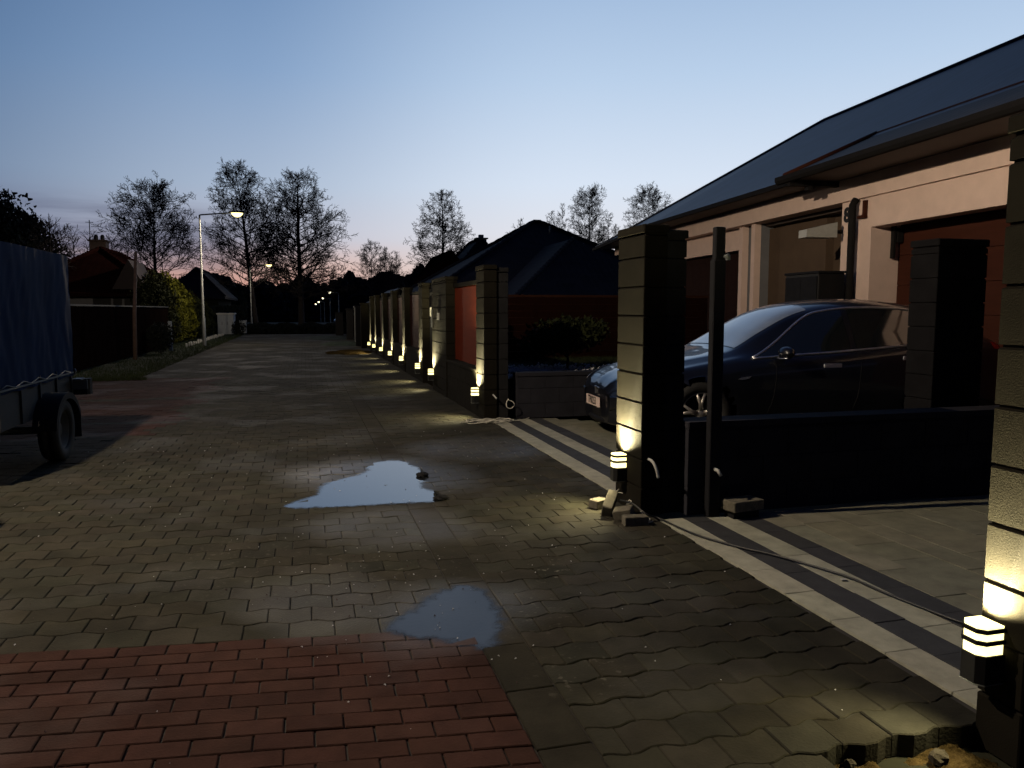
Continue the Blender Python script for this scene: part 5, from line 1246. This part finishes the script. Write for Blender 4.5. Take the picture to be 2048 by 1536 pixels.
# red roofed house behind the left fence
def hip_house(name, label, x0, x1, y0, y1, ez, rz_, wallm, roofm, ov=.5, hip=None, base=0.0, cat='house'):
    r = empty(name, ((x0 + x1) / 2, (y0 + y1) / 2, base)); tag(r, label, cat); hx, hy = (x1 - x0) / 2, (y1 - y0) / 2
    m = MB()
    for b in ((-hx, hx, -hy, -hy + .25), (-hx, hx, hy - .25, hy), (-hx, -hx + .25, -hy + .251, hy - .251), (hx - .25, hx, -hy + .251, hy - .251)): m.box(b[0], b[1], b[2], b[3], -.3, ez - base)
    m.build('wall', wallm, r)
    ax, ay = hx + ov, hy + ov; z0 = ez - base - .05; z1 = rz_ - base; h_ = hip if hip is not None else min(ax, ay)
    m = MB()
    if ax >= ay: rp = [(-ax + h_, 0), (ax - h_, 0)]
    else: rp = [(0, -ay + h_), (0, ay - h_)]
    vs = [(-ax, -ay, z0), (ax, -ay, z0), (ax, ay, z0), (-ax, ay, z0), (*rp[0], z1), (*rp[1], z1)] + [(-ax, -ay, z0 - .14), (ax, -ay, z0 - .14), (ax, ay, z0 - .14), (-ax, ay, z0 - .14)]
    if ax >= ay: fs = [(0, 1, 5, 4), (1, 2, 5), (2, 3, 4, 5), (3, 0, 4)]
    else: fs = [(0, 1, 4), (1, 2, 5, 4), (2, 3, 5), (3, 0, 4, 5)]
    fs += [(0, 6, 7, 1), (1, 7, 8, 2), (2, 8, 9, 3), (3, 9, 6, 0), (6, 9, 8, 7)]
    m.add(vs, fs); rf_ = m.build('roof', roofm, r)
    m = MB()
    cs = [vs[0], vs[1], vs[2], vs[3]]; a, b = vs[4], vs[5]
    prs = [(cs[0], a), (cs[3], a), (cs[1], b), (cs[2], b), (a, b)] if ax >= ay else [(cs[0], a), (cs[1], a), (cs[2], b), (cs[3], b), (a, b)]
    for p, q in prs:
        P = [Vector(p).lerp(Vector(q), i / 40) + Vector((0, 0, .05 + (.03 if i % 2 else 0))) for i in range(41)]; m.tube(P, .09, 6, smooth=False)
    m.build('ridge_tiles', roofm, rf_)
    return r, rf_
YL = 34
M_wallL = mat('pale_wall', (0.10, 0.10, 0.11), rough=.9, var=.1, vscale=2)
lh, lr = hip_house('house', 'house with a dark red hip roof and brick chimney behind the left fence', atx(55, YL), atx(300, YL), YL, YL + 9, 2.15, hz(508, 210, YL + 4.5), M_wallL, M_roofR, ov=.6, hip=3.0)
m = MB(); cx, cy = atx(209, YL + 4.5) - lh.location.x, 0.0; z1 = hz(508, 210, YL + 4.5); 
m.box(cx - .33, cx + .33, cy - .3, cy + .3, z1 - .6, z1 + .50); m.box(cx - .40, cx + .40, cy - .37, cy + .37, z1 + .50, z1 + .57, bev=.01); ch = m.build('chimney', mat('chimney_brick', (.016, .008, .0065), rough=.9, var=.3, vscale=8), lr)
m = MB(); m.lathe([(.09, 0), (.09, .18), (.05, .24), (0, .25)], 8, M=Matrix.Translation((cx - .12, cy, z1 + .57))); m.lathe([(.09, 0), (.09, .18), (.05, .24), (0, .25)], 8, M=Matrix.Translation((cx + .14, cy, z1 + .57))); m.build('chimney_pot', M_black, ch)
m = MB(); m.tube([(cx - .36, cy, z1 + .5), (cx - .36, cy, z1 + 1.45)], .02, 5); m.tube([(cx - .52, cy, z1 + 1.35), (cx - .2, cy, z1 + 1.35)], .012, 4); m.build('antenna', M_black, ch)
# gabled dormer and windows of that house
m = MB(); gx = atx(271, YL) - lh.location.x; gy = -4.5 - .65
m.add([(gx - .62, gy, 2.25), (gx + .62, gy, 2.25), (gx, gy, hz(522, 271, YL)), (gx - .62, gy + 2, 2.25), (gx + .62, gy + 2, 2.25), (gx, gy + 3, hz(522, 271, YL))], [(0, 1, 2), (0, 2, 5, 3), (1, 4, 5, 2)]); m.build('gable', mat('gable_cladding', (.012, .0065, .006), rough=.9, var=.2, vscale=3), lr)
for k, u in enumerate((200, 218, 240, 262, 290)):
    m = MB(); xx = atx(u, YL) - lh.location.x; m.box(xx - .16, xx + .16, -4.53, -4.502, 1.2, 1.95); m.build('window', M_black, lh)
# gable roof house further back on the left (dark) behind the hedge
_, _ = hip_house('house', 'dark gabled house behind the thuja hedge on the left', atx(348, 58), atx(440, 58), 58, 68, 2.4, hz(540, 390, 60), M_conif, M_roofN, ov=.5, hip=1.5, base=gz(58))

# slate roofed neighbour behind the street fence
YN = 30
nh, nr = hip_house('house', 'neighbouring house with a large dark slate hip roof', 5.8, 18.6, YN + 4, YN + 16.4, 2.1, hz(449, 1082, YN + 10.2), M_garage, M_roofN, ov=.7)
m = MB()   # projecting wing with its own hip
ax0, ax1 = atx(1036, YN - 1.0), 16.0
apx = (atx(1150, YN + 3) , YN + 3.4, hz(480, 1152, YN + 3.4)); e = 1.93
m.add([(ax0, YN - .6, e), (ax1, YN - .6, e), (ax1, YN + 7, e), (ax0, YN + 7, e), apx, (apx[0], YN + 9.5, apx[2])], [(0, 1, 4), (1, 2, 5, 4), (3, 0, 4, 5), (0, 3, 2, 1)])
w_ = m.build('wing_roof', M_roofN, nh, loc=tuple(-c for c in nh.location))
m = MB(); m.tube([Vector((ax0, YN - .6, e + .04)).lerp(Vector(apx), i / 40) + Vector((0, 0, .03 if i % 2 else 0)) for i in range(41)], .09, 6, smooth=False); m.build('ridge_tiles', M_roofN, w_)
m = MB(); m.box(ax0 + .5, 15.0, YN, YN + 4, -.3, e - .02); m.build('wing_wall', M_garage, nh, loc=tuple(-c for c in nh.location))
m = MB(); m.box(ax0, ax1, YN - .68, YN - .6, e - .12, e + .02); m.build('wing_gutter', M_gutter, nh, loc=tuple(-c for c in nh.location))
for u, v, vv in ((1098, 455, 470), (1165, 489, 504)):
    m = MB(); Yv = YN + 4.5; m.tube([(atx(u, Yv), Yv, hz(vv, u, Yv)), (atx(u, Yv), Yv, hz(v, u, Yv))], .03, 6); m.build('vent_pipe', M_galv, nr, loc=tuple(-c for c in nh.location))
Yc = YN + 14
h3, r3 = hip_house('house', 'low slate roofed house with a chimney seen left of the slate hip roof', atx(905, Yc), atx(1012, Yc) + 3, Yc + 4, Yc + 12, 2.2, hz(487, 1000, Yc + 8), M_garage, M_roofN, ov=.5, hip=2.6)
m = MB(); cx = atx(972, Yc + 6) - h3.location.x; zc = hz(487, 1000, Yc + 8); m.box(cx - .32, cx + .32, -.9, -.3, zc - 1.0, zc + .12); m.box(cx - .42, cx + .42, -1.0, -.2, zc + .12, zc + .2, bev=.01); ch = m.build('chimney', M_blockd, r3)
m = MB(); m.box(cx - .16, cx + .16, -.76, -.44, zc + .2, zc + .42, bev=.02); m.build('chimney_cap', M_galv, ch)
Yr = 52
h4, r4 = hip_house('house', 'house with a plain dark red gable roof left of the slate roofs', atx(846, Yr), atx(960, Yr), Yr, Yr + 8, 2.2, hz(514, 900, Yr + 4), M_wallL, M_roofR, ov=.4, hip=0.25)

# far right roadside: old fence posts, gate and small canopy
for i, (u, yy, wd, hh, mt, lb) in enumerate(((680, 45.0, .42, 1.25, M_blockd, 'farthest squat stone gate pillar on the right near the end of the paving'), (701, 38.5, .32, 1.45, M_blockd, 'tall narrow stone pillar left of the thin metal post'), (712, 34.0, .09, 1.55, M_galv, 'thin pale metal post between two old stone pillars'), (720, 31.5, .30, 1.55, M_blockd, 'old stone pillar second from the lit fence'), (731, 29.6, .30, 1.65, M_block, 'old brown pillar nearest to the far end of the lit fence'))):
    r = empty('old_post', (atx(u, yy), yy, -.2)); tag(r, lb, 'post', 'old posts beyond the lit fence')
    m = MB(); m.box(-wd / 2, wd / 2, 0, wd, 0, hh + .2, bev=.01); m.build('shaft', mt, r)
    m = MB(); m.box(-wd / 2 - .03, wd / 2 + .03, -.03, wd + .03, hh + .203, hh + .26, bev=.01); m.build('cap', mt, r)
m = MB()
for k in range(34): m.box(2.50, 2.53, 30.2 + k * .42, 30.2 + k * .42 + .34, .02, 1.12 + .04 * math.sin(k * 1.3))
m.box(2.535, 2.58, 30.2, 44.5, .3, .36); m.box(2.535, 2.58, 30.2, 44.5, .85, .91); tag(m.build('old_fence', M_fence), 'old dark picket fence beyond the lit fence', 'fence')
cn = empty('canopy', (3.4, 44, 0)); tag(cn, 'small open canopy with a pitched roof beyond the lit fence', 'canopy')
m = MB(); m.add([(-.4, -3, 1.55), (-.4, 3, 1.55), (1.5, 3, 2.6), (1.5, -3, 2.6), (3.4, 3, 1.55), (3.4, -3, 1.55), (-.4, -3, 1.49), (-.4, 3, 1.49), (1.5, 3, 2.54), (1.5, -3, 2.54), (3.4, 3, 1.49), (3.4, -3, 1.49)], [(0, 3, 2, 1), (3, 5, 4, 2), (6, 7, 8, 9), (9, 8, 10, 11), (0, 6, 9, 3), (3, 9, 11, 5), (0, 1, 7, 6)]); m.build('roof', M_tside, cn)
for x in (0, 3.0):
    for y in (-2.7, 2.7): m = MB(); m.box(x, x + .12, y, y + .12, 0, 1.62 if x == 0 else 1.6); m.build('post', M_fence, cn)
# soft tree beside it
leafy('dark_bush', 'dark clipped bush behind the farthest squat stone pillar', 3.5, 47.0, -.1, [(0, 0, .8, 1.2, .8, .55)], 2600, .08, M_conif, cat='bush', trunkh=.5, trunk=.04, seed=97)
